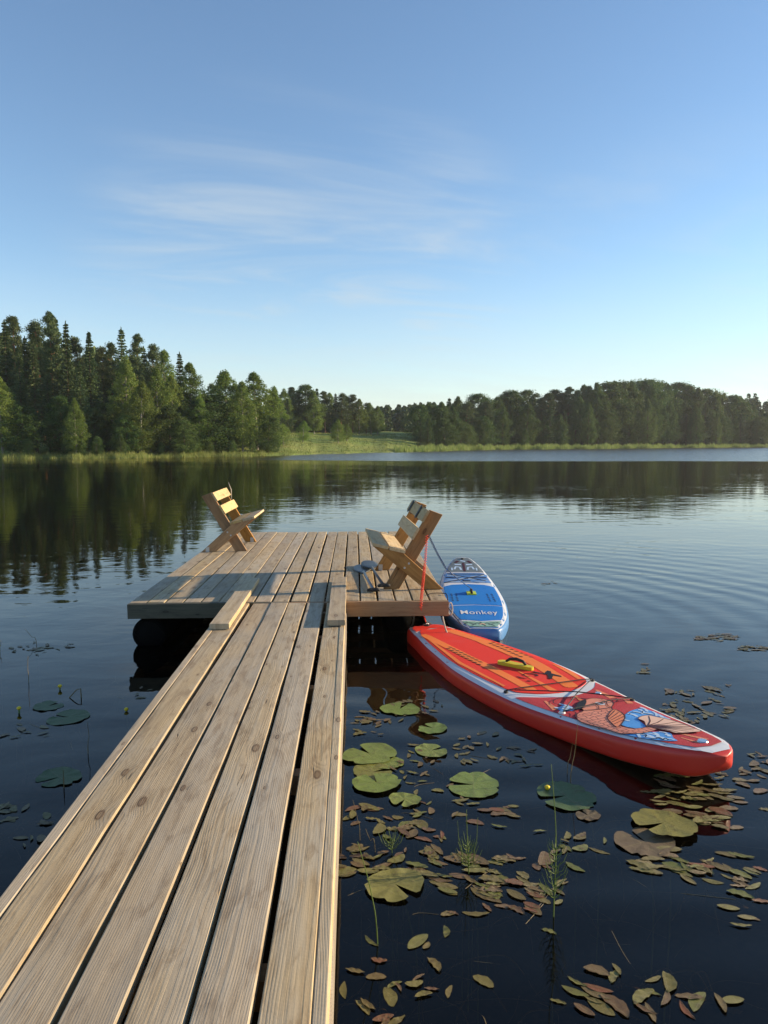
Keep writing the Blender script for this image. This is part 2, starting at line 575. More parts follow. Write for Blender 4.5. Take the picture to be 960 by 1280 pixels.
# breeze-ruffled water under the far shore
edge = t.m('ADD', y, t.m('MULTIPLY', t.m('SUBTRACT', t.noise(t.cxyz(t.m('MULTIPLY', x, 0.05), t.m('MULTIPLY', y, 0.12), 0.0), 1.0, 3, 0.6), 0.5), 9.0))
edge = t.m('ADD', edge, t.m('MULTIPLY', x, 0.10))
ruf = t.m('MULTIPLY', t.smooth(edge, 68.0, 74.0), t.smooth(x, -16.0, -6.0))
ruf2 = t.m('MULTIPLY', t.smooth(edge, 71.0, 80.0), t.smooth(x, -16.0, -6.0, 0.22, 0.0))
ruf = t.m('MAXIMUM', ruf, ruf2)
chop = t.noise(t.cxyz(t.m('MULTIPLY', x, 1.6), t.m('MULTIPLY', y, 3.0), 1.0), 1.0, 3, 0.6)
h = t.m('ADD', h, t.m('MULTIPLY', t.m('MULTIPLY', chop, 0.085), ruf))
nrm = t.bump(h, 1.0, 1.0)
gl = t.n('ShaderNodeBsdfGlossy')
gl.inputs['Color'].default_value = (0.98, 0.94, 0.89, 1)
t.put(gl.inputs['Roughness'], t.m('ADD', 0.012, t.m('MULTIPLY', ruf, 0.16)))
t.L.new(nrm, gl.inputs['Normal'])
df = t.n('ShaderNodeBsdfDiffuse')
df.inputs['Color'].default_value = (0.0024, 0.0022, 0.0018, 1)
tr = t.n('ShaderNodeBsdfTransparent')
tr.inputs['Color'].default_value = (0.40, 0.30, 0.17, 1)
bm_ = t.n('ShaderNodeMixShader')
bm_.inputs[0].default_value = 0.5
t.L.new(df.outputs[0], bm_.inputs[1])
t.L.new(tr.outputs[0], bm_.inputs[2])
fr = t.n('ShaderNodeFresnel')
fr.inputs['IOR'].default_value = 1.333
t.L.new(nrm, fr.inputs['Normal'])
ms = t.n('ShaderNodeMixShader')
t.L.new(fr.outputs[0], ms.inputs[0])
t.L.new(bm_.outputs[0], ms.inputs[1])
t.L.new(gl.outputs[0], ms.inputs[2])
t.L.new(ms.outputs[0], out.inputs[0])
V = [(math.cos(k * math.pi / 32) * 700, math.sin(k * math.pi / 32) * 700, 0) for k in range(64)]
wt = link('lake_water', mesh('lake_water', V, [tuple(range(64))]), mw)
tag(wt, 'calm dark lake mirroring trees and sky', 'lake', kind='structure')


def at_y(px, py, Y):
    a, b = on(px, py, 0.0), Vector((0, 0, CAM_H))
    d = a - b
    return b + d * (Y / d.y)


# ------------------------------------------------------------------ the dock
DZ = 0.38          # deck height above the water
PY0, PY1 = 6.49, 11.66
PX0, PX1 = -1.93, 0.807
wk = empty('walkway', (-0.57, -1.2, DZ), 'long narrow plank walkway leading out to the square platform', 'walkway')
WL = 7.665


def lerp_x(near, far, Yv):
    f = (Yv - 1.65) / (6.5 - 1.65)
    return near + (far - near) * f


def dock_plank(parent, base, xc_near, xc_far, wid, y0, y1, z, mat, thick=0.042, name='plank', **kw):
    a, b = lerp_x(xc_near, xc_far, y0), lerp_x(xc_near, xc_far, y1)
    ang = -math.atan2(b - a, y1 - y0)
    return plank(name, y1 - y0, wid, thick, mat, parent, (a - base[0], y0 - base[1], z - base[2]), (0, 0, ang), seg=24, **kw)


base = (-0.57, -1.2, DZ)
for xn, xf, wd, dzv in ((-0.949, -0.961, 0.139, 0.005), (-0.800, -0.794, 0.149, 0.0), (-0.643, -0.637, 0.139, 0.004),
                        (-0.483, -0.487, 0.141, 0.001), (-0.324, -0.330, 0.138, 0.003), (-0.174, -0.178, 0.123, 0.0)):
    dock_plank(wk, base, xn, xf, wd, -1.2, 6.47, DZ + dzv, WOOD, bow=0.005, jit=0.0022)
dock_plank(wk, base, -1.044, -1.060, 0.044, -1.2, 6.47, DZ + 0.007, WOOD_RAMP, thick=0.09, name='fascia_board', jit=0.001)
dock_plank(wk, base, -0.0905, -0.097, 0.039, -1.2, 6.47, DZ + 0.001, WOOD_RAMP, thick=0.085, name='fascia_board', jit=0.001)
dock_plank(wk, base, -0.088, -0.094, 0.050, -1.2, 6.46, DZ - 0.087, WOOD_STRINGER, thick=0.19, name='stringer', jit=0.001)
dock_plank(wk, base, -1.050, -1.066, 0.050, -1.2, 6.46, DZ - 0.093, WOOD_WET, thick=0.18, name='stringer', jit=0.001)
for yb in (0.2, 1.95, 3.2, 4.35, 5.5, 6.3):
    plank('cross_beam', 0.925, 0.07, 0.09, WOOD_FASCIA, wk, (-1.03 + 0.57, yb + 1.2, -0.044), (0, 0, -math.pi / 2), seg=2)
plank('beam_end', 1.10, 0.12, 0.11, WOOD_RAMP, wk, (-1.14 + 0.57, 1.60 + 1.2, -0.0905 - 0.19), (0, 0, -math.pi / 2), seg=2)
# a squared post stands just outside the near right edge
plank('post', 1.6, 0.045, 0.09, WOOD_RAMP, wk, (-0.040 + 0.57, 1.62 + 1.2, -1.66), (math.pi / 2, 0, 0), seg=2)
for yb in (0.6, 4.6):
    for xb in (-0.98, -0.17):
        tube_obj('pile', [(xb + 0.57, yb + 1.2, -0.05), (xb + 0.57, yb + 1.2, -1.9)], 0.055, WOOD_WET, wk, 10)

pf = empty('floating_platform', ((PX0 + PX1) / 2, (PY0 + PY1) / 2, 0), 'wide floating wooden platform at the end of the walkway', 'platform')
bp = ((PX0 + PX1) / 2, (PY0 + PY1) / 2, 0)
NP = 18
pitch = (PX1 - PX0 - 0.006) / NP
for i in range(NP):
    xc = PX0 + 0.003 + pitch * (i + 0.5)
    gap = random.uniform(0.010, 0.019) if i > 6 else random.uniform(0.006, 0.012)
    plank('plank', PY1 - PY0 - 0.05, pitch - gap, 0.035, WOOD, pf, (xc - bp[0], PY0 + 0.047 - bp[1], DZ + random.uniform(-0.002, 0.003)), None, seg=16, bow=0.003)
for yb in np.linspace(PY0 + 0.30, PY1 - 0.15, 9):
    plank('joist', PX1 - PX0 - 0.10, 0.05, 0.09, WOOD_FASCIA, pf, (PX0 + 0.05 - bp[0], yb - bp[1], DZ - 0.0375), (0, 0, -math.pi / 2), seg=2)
# outer boards of the frame, the front one in two lengths
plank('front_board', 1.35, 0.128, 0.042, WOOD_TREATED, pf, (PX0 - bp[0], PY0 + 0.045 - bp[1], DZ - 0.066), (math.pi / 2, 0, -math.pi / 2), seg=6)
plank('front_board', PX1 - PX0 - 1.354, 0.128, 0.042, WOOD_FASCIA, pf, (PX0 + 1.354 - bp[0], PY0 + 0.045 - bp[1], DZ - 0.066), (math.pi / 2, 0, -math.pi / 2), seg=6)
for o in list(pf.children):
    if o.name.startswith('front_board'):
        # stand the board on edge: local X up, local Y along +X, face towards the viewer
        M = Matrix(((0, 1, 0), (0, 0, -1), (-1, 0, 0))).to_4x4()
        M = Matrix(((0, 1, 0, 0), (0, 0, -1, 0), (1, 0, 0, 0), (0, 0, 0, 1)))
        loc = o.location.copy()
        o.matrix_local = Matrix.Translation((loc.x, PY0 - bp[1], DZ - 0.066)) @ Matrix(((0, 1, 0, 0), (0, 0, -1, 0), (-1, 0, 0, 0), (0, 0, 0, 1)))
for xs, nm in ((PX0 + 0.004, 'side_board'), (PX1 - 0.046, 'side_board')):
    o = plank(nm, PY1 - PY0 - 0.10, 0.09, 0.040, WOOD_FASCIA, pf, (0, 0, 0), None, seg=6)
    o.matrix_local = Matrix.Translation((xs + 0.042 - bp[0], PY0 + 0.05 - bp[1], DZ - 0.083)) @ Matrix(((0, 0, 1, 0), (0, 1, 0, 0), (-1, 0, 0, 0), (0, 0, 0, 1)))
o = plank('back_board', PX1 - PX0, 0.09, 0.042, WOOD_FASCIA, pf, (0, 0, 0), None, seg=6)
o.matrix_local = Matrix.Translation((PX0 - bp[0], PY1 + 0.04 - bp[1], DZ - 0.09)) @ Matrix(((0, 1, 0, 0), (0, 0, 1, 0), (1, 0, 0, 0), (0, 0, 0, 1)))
# pontoon pipes
for xp, ys in ((-1.775, 6.56), (-0.55, 6.9), (0.42, 7.05)):
    pts = [(xp - bp[0], ys - bp[1], 0.10), (xp - bp[0], ys + 0.02 - bp[1], 0.10), (xp - bp[0], 11.5 - bp[1], 0.10)]
    Vp, Fp = tube(pts, [0.138, 0.142, 0.142], 28)
    po = link('pontoon', mesh('pontoon', Vp, Fp, True), BLACK_PIPE, pf)
    # raised rim of the pipe's end cap
    ring = [(xp - bp[0] + math.cos(a) * 0.118, ys - bp[1] - 0.004, 0.10 + math.sin(a) * 0.118) for a in np.linspace(0, 2 * math.pi, 25)]
    tube_obj('end_rim', ring, 0.007, BLACK_PIPE, po, 6)
plank('bearer', PX1 - PX0 - 0.3, 0.06, 0.045, WOOD_WET, pf, (PX0 + 0.15 - bp[0], PY0 + 0.45 - bp[1], 0.245), (0, 0, -math.pi / 2), seg=2)
plank('bearer', PX1 - PX0 - 0.3, 0.06, 0.045, WOOD_WET, pf, (PX0 + 0.15 - bp[0], PY1 - 0.5 - bp[1], 0.245), (0, 0, -math.pi / 2), seg=2)

# two loose boards bridge the joint
for (xc, y0, y1, wd, lab, rz) in ((-0.985, 5.53, 7.42, 0.140, 'loose board bridging the joint on the left edge of the walkway', 0.008),
                                  (-0.142, 5.61, 7.44, 0.136, 'loose board bridging the joint on the right edge of the walkway', 0.004)):
    o = plank('bridging_board', y1 - y0, wd, 0.042, WOOD_RAMP, None, (xc, y0, DZ + 0.051), (0, 0, rz), seg=14, bow=0.002)
    tag(o, lab, 'board', 'loose boards across the joint')


# ------------------------------------------------------------------ benches
def prism(name, poly, axis, mat, parent, y0, thick, label=None):
    """flat board: outline poly in the (u, v) side view, grain along axis, from y0 to y0 + thick"""
    d = Vector(axis).normalized()
    p = Vector((d.y, -d.x))
    c = sum((Vector(q) for q in poly), Vector((0, 0))) / len(poly)
    loc = [((Vector(q) - c).dot(p), (Vector(q) - c).dot(d)) for q in poly]
    bm = bmesh.new()
    vs = [bm.verts.new((a, b, -thick / 2)) for a, b in loc]
    f = bm.faces.new(vs)
    r = bmesh.ops.extrude_face_region(bm, geom=[f])
    bmesh.ops.translate(bm, verts=[v for v in r['geom'] if isinstance(v, bmesh.types.BMVert)], vec=(0, 0, thick))
    bmesh.ops.recalc_face_normals(bm, faces=bm.faces)
    bmesh.ops.bevel(bm, geom=list(bm.edges), offset=0.003, segments=1, affect='EDGES')
    me = bpy.data.meshes.new(name)
    bm.to_mesh(me)
    bm.free()
    o = link(name, me, mat, parent)
    X = Vector((p.x, 0, p.y))
    Y = Vector((d.x, 0, d.y))
    Z = X.cross(Y)
    M = Matrix((X, Y, Z)).transposed().to_4x4()
    o.matrix_local = Matrix.Translation((c.x, y0 + thick / 2, c.y)) @ M
    return o


def slat(name, origin, along, L, wid, thick, mat, parent, y0):
    """board running along the bench; origin = middle of its lower face in side view, along = side-view direction of its width"""
    a = Vector(along).normalized()
    nrm = Vector((-a.y, a.x))
    if nrm.y < 0:
        nrm = -nrm
    o = plank(name, L, wid, thick, mat, parent, (0, 0, 0), None, seg=6, c=0.003, bow=0.001)
    Z = Vector((nrm.x, 0, nrm.y))
    Y = Vector((0, 1, 0))
    X = Y.cross(Z)
    M = Matrix((X, Y, Z)).transposed().to_4x4()
    org = Vector(origin) + nrm * thick
    o.matrix_local = Matrix.Translation((org.x, y0, org.y)) @ M
    return o


def bench(loc, rz, L, label):
    b = empty('bench', loc, label, 'bench', 'wooden benches on the platform', rz)
    for ys, s in ((0.0, 1), (L - 0.042, -1)):
        prism('back_post', [(0.408, 0), (0.557, 0), (0.125, 0.735), (0.005, 0.69)], (-0.43, 0.72), WOOD_BENCH, b, ys + s * 0.044, 0.042)
        prism('seat_support', [(0.0, 0), (0.175, 0), (0.66, 0.412), (0.375, 0.342)], (0.743, 0.669), WOOD_BENCH, b, ys, 0.042)
        for u0 in (0.50, 0.075):
            g = box_geo(u0 - 0.022, u0 + 0.022, 0, 0.003, 0.0, 0.06)
            g2 = box_geo(u0 - 0.022, u0 + 0.022, 0.003, 0.035, 0.0, 0.003)
            br = link('bracket', mesh('bracket', *join([g, g2])), GALV, b)
            yy = ys + (0.042 if s > 0 else 0.0) + (0.0442 if u0 > 0.2 else 0.0002) * s
            if u0 < 0.2 and s > 0:
                br.location = (0, ys - 0.0032, 0)
                br.scale = (1, 1, 1)
                br.matrix_local = Matrix.Translation((0, ys - 0.0002, 0)) @ Matrix.Diagonal((1, -1, 1, 1))
            else:
                br.matrix_local = Matrix.Translation((0, yy, 0)) @ Matrix.Diagonal((1, s, 1, 1))
        for ub, vb in ((0.325, 0.245), (0.365, 0.205)):
            yb_ = ys - 0.006 if s > 0 else ys + 0.042
            Vq, Fq = tube([(ub, yb_, vb), (ub, yb_ + 0.006, vb)], 0.010, 10)
            link('bolt', mesh('bolt', Vq, Fq), GALV, b)
    d = Vector((-0.43, 0.72)).normalized()
    top = Vector((0.125, 0.735))
    fr_ = Vector((0.557, 0)) - top
    fr_.normalize()
    for q, nm in ((0.068, 'backrest_slat'), (0.255, 'backrest_slat')):
        c = top + fr_ * q
        slat(nm, c, fr_, L + 0.01, 0.118, 0.026, WOOD_SLAT, b, -0.005)
    sdir = Vector((0.26, 0.065)).normalized()
    s0 = Vector((0.375, 0.342))
    for q in (0.060, 0.222):
        slat('seat_slat', s0 + sdir * q, sdir, L + 0.01, 0.148, 0.028, WOOD_SLAT, b, -0.005)
    return b


bl = bench((-1.905, 9.55, DZ + 0.004), 0.0, 1.03, 'wooden bench on the far left corner of the platform, facing right')
LR = 1.20
br_ = bench((0.770, 7.02 + LR, DZ + 0.004), math.pi + 0.045, LR, 'wooden bench with black straps at the right edge of the platform')

# black straps round the top slat of the right bench
top = Vector((0.125, 0.735))
fr_ = (Vector((0.557, 0)) - top).normalized()
pn = Vector((-fr_.y, fr_.x))
if pn.y < 0:
    pn = -pn
for yl in (LR - 0.42, LR - 1.05):
    c0 = top + fr_ * 0.068
    pts = []
    for (a, b2) in ((-0.068, -0.004), (0.068, -0.004), (0.068, 0.034), (-0.068, 0.034)):
        q = c0 + fr_ * a + pn * b2
        pts.append(q)
    Vs, Fs = [], []
    for q in pts:
        Vs.append((q.x, yl, q.y))
        Vs.append((q.x, yl + 0.085, q.y))
    for k in range(4):
        k2 = (k + 1) % 4
        Fs.append((k * 2, k2 * 2, k2 * 2 + 1, k * 2 + 1))
    me = mesh('strap', Vs, Fs)
    M4 = br_.matrix_world
    o = link('strap', me, BLACK, None, br_.location, (0, 0, math.pi + 0.045))
    sm = o.modifiers.new('thick', 'SOLIDIFY')
    sm.thickness = 0.003
    tag(o, 'black strap wrapped round the right bench top slat, %s end' % ('nearer' if yl > 0.5 else 'farther'), 'strap', 'leash straps on the bench')

# a thin stick stands up at the top corner of the left bench
q = at_y(289, 612, 10.5)
o = tube_obj('stick', [(0, 0, -0.13), (0.0, 0, 0.0), (-0.02, 0, 0.05), (-0.035, 0, 0.10)], [0.006, 0.006, 0.005, 0.003], ROPE, None, 6, q)
tag(o, 'thin pale stick poking up behind the left bench backrest', 'stick')

# ------------------------------------------------------------------ paddles
GREYBLADE = plain('grey_paddle_blade', (0.085, 0.095, 0.105), 0.4, 0.4)
DARKBLADE = plain('dark_paddle_blade', (0.03, 0.034, 0.04), 0.4, 0.4)
SHAFT = plain('aluminium_shaft', (0.30, 0.30, 0.29), 0.4, 0.5, 0.3)
DSHAFT = plain('graphite_shaft', (0.06, 0.06, 0.065), 0.4, 0.5)


def paddle(handle, blade, zoff, mb, msh, label):
    a, b = Vector(handle), Vector(blade)
    d = b - a
    ln = d.length
    e = empty('paddle', a, label, 'paddle', 'paddles on the platform', math.atan2(d.y, d.x) - math.pi / 2)
    z = 0.016 + zoff
    tube_obj('shaft', [(0, 0.03, z + 0.004), (0, ln * 0.5, z), (0, ln - 0.30, z)], 0.0145, msh, e, 10)
    tube_obj('handle', [(-0.055, 0.0, z + 0.004), (-0.03, 0.012, z + 0.006), (0, 0.018, z + 0.006), (0.03, 0.012, z + 0.006), (0.055, 0.0, z + 0.004)], [0.013, 0.017, 0.02, 0.017, 0.013], BLACK, e, 10)
    Vb, Fb = [], []
    N = 14
    prof = [0.018, 0.03, 0.05, 0.072, 0.088, 0.098, 0.103, 0.105, 0.104, 0.101, 0.095, 0.085, 0.066, 0.035]
    for i in range(N):
        f = i / (N - 1)
        y = ln - 0.32 + f * 0.44
        for k in range(7):
            s = (k - 3) / 3
            Vb.append((s * prof[i] * 0.85, y, z + 0.012 * (1 - abs(s)) * (1 - f) - 0.010 + 0.018 * f * f + 0.004))
    for i in range(N - 1):
        for k in range(6):
            Fb.append((i * 7 + k, i * 7 + k + 1, (i + 1) * 7 + k + 1, (i + 1) * 7 + k))
    o = link('blade', mesh('blade', Vb, Fb, True), mb, e)
    sm = o.modifiers.new('thick', 'SOLIDIFY')
    sm.thickness = 0.008
    return e


paddle(on(467, 741, DZ), on(451.5, 711.5, DZ), 0.004, GREYBLADE, SHAFT, 'grey bladed paddle with pale shaft lying on the platform planks')
paddle(on(480, 739.5, DZ), on(461, 709.5, DZ), 0.034, DARKBLADE, DSHAFT, 'dark shafted paddle lying beside the right bench, blade overlapping')


# ------------------------------------------------------------------ paddle boards
def interp(pts, s):
    return float(np.interp(s, [p[0] for p in pts], [p[1] for p in pts]))


def smooth_profile(pts):
    xs = np.array([p[0] for p in pts])
    ys = np.array([p[1] for p in pts])

    def f(s):
        # Catmull-Rom through the stations
        if s <= xs[0]:
            return ys[0]
        if s >= xs[-1]:
            return ys[-1]
        i = int(np.searchsorted(xs, s) - 1)
        i = max(0, min(i, len(xs) - 2))
        h = xs[i + 1] - xs[i]
        u = (s - xs[i]) / h
        m0 = (ys[i + 1] - ys[max(i - 1, 0)]) / (xs[i + 1] - xs[max(i - 1, 0)]) * h
        m1 = (ys[min(i + 2, len(xs) - 1)] - ys[i]) / (xs[min(i + 2, len(xs) - 1)] - xs[i]) * h
        return (2 * u**3 - 3 * u**2 + 1) * ys[i] + (u**3 - 2 * u**2 + u) * m0 + (-2 * u**3 + 3 * u**2) * ys[i + 1] + (u**3 - u**2) * m1
    return f


class Board:
    TH = 0.15

    def __init__(self, name, tail, ang, stations, L, label, mats, tail_z, nose_up):
        self.L = L
        self.wf = smooth_profile(stations)
        self.tz, self.nu = tail_z, nose_up
        self.e = empty(name, (tail[0], tail[1], 0), label, 'paddleboard', 'inflatable boards moored at the platform', ang)
        # hull
        NS, NK = 90, 44
        ss = np.concatenate([np.linspace(0, 0.1, 12), np.linspace(0.13, L - 0.12, 66), L - 0.12 + 0.12 * np.sin(np.linspace(0.15, math.pi / 2, 12))])
        V, Fc = [], []
        for s in ss:
            w_ = max(self.hw(s), 0.004)
            zc = self.zc(s)
            for k in range(NK):
                th = 2 * math.pi * k / NK
                c, sn = math.cos(th), math.sin(th)
                V.append((s, w_ * math.copysign(abs(c) ** 0.25, c), zc + self.TH / 2 * self.thk(s) * math.copysign(abs(sn) ** 0.5, sn)))
        for i in range(len(ss) - 1):
            for k in range(NK):
                k2 = (k + 1) % NK
                Fc.append((i * NK + k, (i + 1) * NK + k, (i + 1) * NK + k2, i * NK + k2))
        Fc.append(tuple(range(NK)))
        n0 = (len(ss) - 1) * NK
        Fc.append(tuple(range(n0 + NK - 1, n0 - 1, -1)))
        self.hull = link('hull', mesh('hull', V, Fc, True), mats['hull'], self.e)

    def thk(self, s):
        e = min(1.0, (s + 0.012) / 0.07, (self.L - s + 0.002) / 0.14)
        return max(0.06, math.sqrt(max(0.0, 1 - (1 - max(0, min(1, e))) ** 2)))

    def zc(self, s):
        return self.zd(s) - self.TH / 2 + (1 - self.thk(s)) * self.TH / 2 * 0.45

    def hw(self, s):
        return self.wf(s)

    def zd(self, s):
        f = max(0.0, (s / self.L - 0.55) / 0.45)
        return self.tz + self.nu * f * f

    def top(self, s, tt, off=0.0):
        w_ = max(self.hw(s), 0.004)
        q = min(0.985, abs(tt) / w_) ** 4
        return self.zc(s) + self.TH / 2 * self.thk(s) * (1 - q * q) ** 0.25 + off

    def patch(self, name, poly, off, mat, parent=None, step=0.045, thick=0.0):
        bm = bmesh.new()
        vs = [bm.verts.new((a, b, 0)) for a, b in poly]
        bm.faces.new(vs)
        s0, s1 = min(p[0] for p in poly), max(p[0] for p in poly)
        t0, t1 = min(p[1] for p in poly), max(p[1] for p in poly)
        for ax, lo, hi, st in ((0, s0, s1, 0.06), (1, t0, t1, step)):
            k = math.floor(lo / st) + 1
            while k * st < hi:
                co = [0, 0, 0]
                no = [0, 0, 0]
                co[ax] = k * st
                no[ax] = 1
                bmesh.ops.bisect_plane(bm, geom=list(bm.verts) + list(bm.edges) + list(bm.faces), dist=1e-5, plane_co=co, plane_no=no)
                k += 1
        bmesh.ops.triangulate(bm, faces=list(bm.faces))
        bmesh.ops.recalc_face_normals(bm, faces=list(bm.faces))
        if sum(f.normal.z for f in bm.faces) < 0:
            bmesh.ops.reverse_faces(bm, faces=list(bm.faces))
        for v_ in bm.verts:
            v_.co.z = self.top(v_.co.x, v_.co.y, off)
        if thick > 0:
            bd = [e for e in bm.edges if e.is_boundary]
            r = bmesh.ops.extrude_edge_only(bm, edges=bd)
            for v_ in r['geom']:
                if isinstance(v_, bmesh.types.BMVert):
                    v_.co.z -= thick
        me = bpy.data.meshes.new(name)
        bm.to_mesh(me)
        bm.free()
        return link(name, me, mat, parent or self.e)

    def outline(self, s0, s1, inset, n=40, s_in=0.0):
        a = np.linspace(s0, s1, n)
        Lp = [(float(s), -(max(self.hw(s) - inset, 0.003))) for s in a]
        Rp = [(float(s), (max(self.hw(s) - inset, 0.003))) for s in a[::-1]]
        return Lp + Rp

    def stroke(self, name, pts, width, off, mat, parent=None):
        """ribbon following pts; width is a number or one per point"""
        P = [Vector(p) for p in pts]
        if not hasattr(width, '__len__'):
            width = [width] * len(P)
        # refine
        Q, W = [], []
        for i in range(len(P) - 1):
            nseg = max(2, int((P[i + 1] - P[i]).length / 0.025))
            for k in range(nseg):
                f = k / nseg
                Q.append(P[i].lerp(P[i + 1], f))
                W.append(width[i] * (1 - f) + width[i + 1] * f)
        Q.append(P[-1])
        W.append(width[-1])
        V, Fc = [], []
        for i, p in enumerate(Q):
            d = (Q[min(i + 1, len(Q) - 1)] - Q[max(i - 1, 0)]).normalized()
            nn = Vector((-d.y, d.x))
            for sg in (-1, 1):
                a = p + nn * (W[i] / 2 * sg)
                V.append((a.x, a.y, self.top(a.x, a.y, off)))
        for i in range(len(Q) - 1):
            Fc.append((i * 2, i * 2 + 2, i * 2 + 3, i * 2 + 1))
        me = mesh(name, V, Fc)
        if len(me.polygons) and me.polygons[0].normal.z < 0:
            me.flip_normals()
        return link(name, me, mat, parent or self.e)

    def strokes(self, name, lst, off, mat, parent=None):
        obs = [self.stroke(name, p, w_, off, mat, parent) for p, w_ in lst]
        V, Fc = [], []
        for o in obs:
            n0 = len(V)
            V += [tuple(v.co) for v in o.data.vertices]
            Fc += [tuple(i + n0 for i in p.vertices) for p in o.data.polygons]
            bpy.data.objects.remove(o)
        return link(name, mesh(name, V, Fc), mat, parent or self.e)

    def p3(self, s, tt, up=0.0):
        return Vector((s, tt, self.top(s, tt, up)))


def cat(pts, n=6):
    """smooth a polyline"""
    P = [Vector(p) for p in pts]
    out = []
    for i in range(len(P) - 1):
        a, b, c, d = P[max(i - 1, 0)], P[i], P[i + 1], P[min(i + 2, len(P) - 1)]
        for k in range(n):
            u = k / n
            out.append(0.5 * ((2 * b) + (c - a) * u + (2 * a - 5 * b + 4 * c - d) * u * u + (3 * b - a - 3 * c + d) * u**3))
    out.append(P[-1])
    return [tuple(p) for p in out]


def catc(pts, n=4):
    P = [Vector(p) for p in pts]
    m = len(P)
    out = []
    for i in range(m):
        a, b, c, d = P[i - 1], P[i], P[(i + 1) % m], P[(i + 2) % m]
        for k in range(n):
            u = k / n
            out.append(tuple(0.5 * ((2 * b) + (c - a) * u + (2 * a - 5 * b + 4 * c - d) * u * u + (3 * b - a - 3 * c + d) * u**3)))
    return out


def hull_mat(name, rail, keel):
    m, t, out = new_mat(name)
    tc = t.n('ShaderNodeTexCoord')
    x, y, z = t.xyz(tc.outputs['Object'])
    nz = t.noise(tc.outputs['Object'], 3.0, 4, 0.6)
    ge = t.n('ShaderNodeNewGeometry')
    nzv = t.xyz(ge.outputs['Normal'])[2]
    c = t.mix(t.smooth(nz, 0.3, 0.7, 0, 0.25), rail, tuple(v * 0.75 for v in rail))
    c = t.mix(t.smooth(nzv, -0.80, -0.88), c, keel)
    sc = t.noise(t.cxyz(t.m('MULTIPLY', x, 2.0), y, t.m('MULTIPLY', z, 60.0)), 1.0, 3, 0.7)
    c = t.mix(t.smooth(sc, 0.66, 0.8, 0, 0.12), c, (0.5, 0.45, 0.4))
    principled(t, out, c, t.m('ADD', 0.28, t.m('MULTIPLY', nz, 0.25)), 0.5, t.bump(t.m('MULTIPLY', t.noise(tc.outputs['Object'], 7.0, 2, 0.5), 0.006), 0.5, 1.0))
    return m


def pad_mat(name, col, ridge=380.0):
    """EVA foam with diagonal grooves"""
    m, t, out = new_mat(name)
    tc = t.n('ShaderNodeTexCoord')
    x, y, z = t.xyz(tc.outputs['Object'])
    g1 = t.m('SINE', t.m('MULTIPLY', t.m('ADD', x, y), ridge))
    g2 = t.m('SINE', t.m('MULTIPLY', t.m('SUBTRACT', x, y), ridge))
    gg = t.m('MULTIPLY', g1, g2)
    nz = t.noise(tc.outputs['Object'], 5.0, 4, 0.6)
    c = t.mix(t.smooth(gg, -0.2, 0.9, 0.0, 0.28), col, tuple(v * 0.45 for v in col))
    c = t.mix(t.smooth(nz, 0.45, 0.8, 0.0, 0.3), c, tuple(min(1, v * 0.8 + 0.06) for v in col))
    principled(t, out, c, 0.75, 0.2, t.bump(t.m('MULTIPLY', gg, -0.0012), 0.7, 1.0))
    return m


RED_HULL = hull_mat('red_pvc', (0.52, 0.028, 0.015), (0.50, 0.42, 0.34))
BLUE_HULL = hull_mat('blue_pvc', (0.06, 0.19, 0.42), (0.08, 0.22, 0.45))
WHITE_PVC = plain('white_pvc', (0.62, 0.63, 0.64), 0.45, 0.4)
RED_EVA = pad_mat('red_foam', (0.80, 0.042, 0.024))
ORANGE_EVA = pad_mat('orange_foam', (0.90, 0.22, 0.05))
MAROON = pad_mat('maroon_print', (0.50, 0.05, 0.06), 620)
CORAL = pad_mat('coral_print', (0.74, 0.25, 0.13), 620)
BLUE_EVA = pad_mat('blue_foam', (0.010, 0.19, 0.60))
WAVE = plain('wave_blue_print', (0.08, 0.30, 0.66), 0.6, 0.2, var=0.3)
WAVE_PALE = plain('wave_pale_print', (0.46, 0.60, 0.74), 0.6, 0.2, var=0.2)
INK = plain('black_print', (0.015, 0.012, 0.014), 0.6, 0.2)
DKINK = plain('maroon_outline_print', (0.07, 0.02, 0.025), 0.6, 0.2)
PALEFIN = plain('pale_fin_print', (0.78, 0.50, 0.36), 0.6, 0.2, var=0.2)
YELLOW = plain('yellow_foam', (0.62, 0.50, 0.03), 0.6, 0.3, 0, 60, 0.002)
LIME = plain('lime_foam', (0.50, 0.62, 0.05), 0.6, 0.3)

red = Board('red_paddleboard', (0.607, 6.762), R(-68.6),
            [(0, 0.135), (0.03, 0.165), (0.10, 0.198), (0.35, 0.248), (0.65, 0.312), (0.92, 0.355), (1.27, 0.408), (1.6, 0.420), (1.85, 0.410),
             (2.1, 0.390), (2.4, 0.345), (2.7, 0.298), (2.92, 0.262), (3.08, 0.218), (3.20, 0.178), (3.28, 0.138), (3.335, 0.094), (3.36, 0.058), (3.372, 0.030), (3.378, 0.004)],
            3.378, 'red paddleboard with orange striped deck and fish artwork on the nose', {'hull': RED_HULL}, 0.112, 0.115)
red.patch('deck_border', red.outline(0.012, 3.345, 0.022, 60), 0.0022, WHITE_PVC)
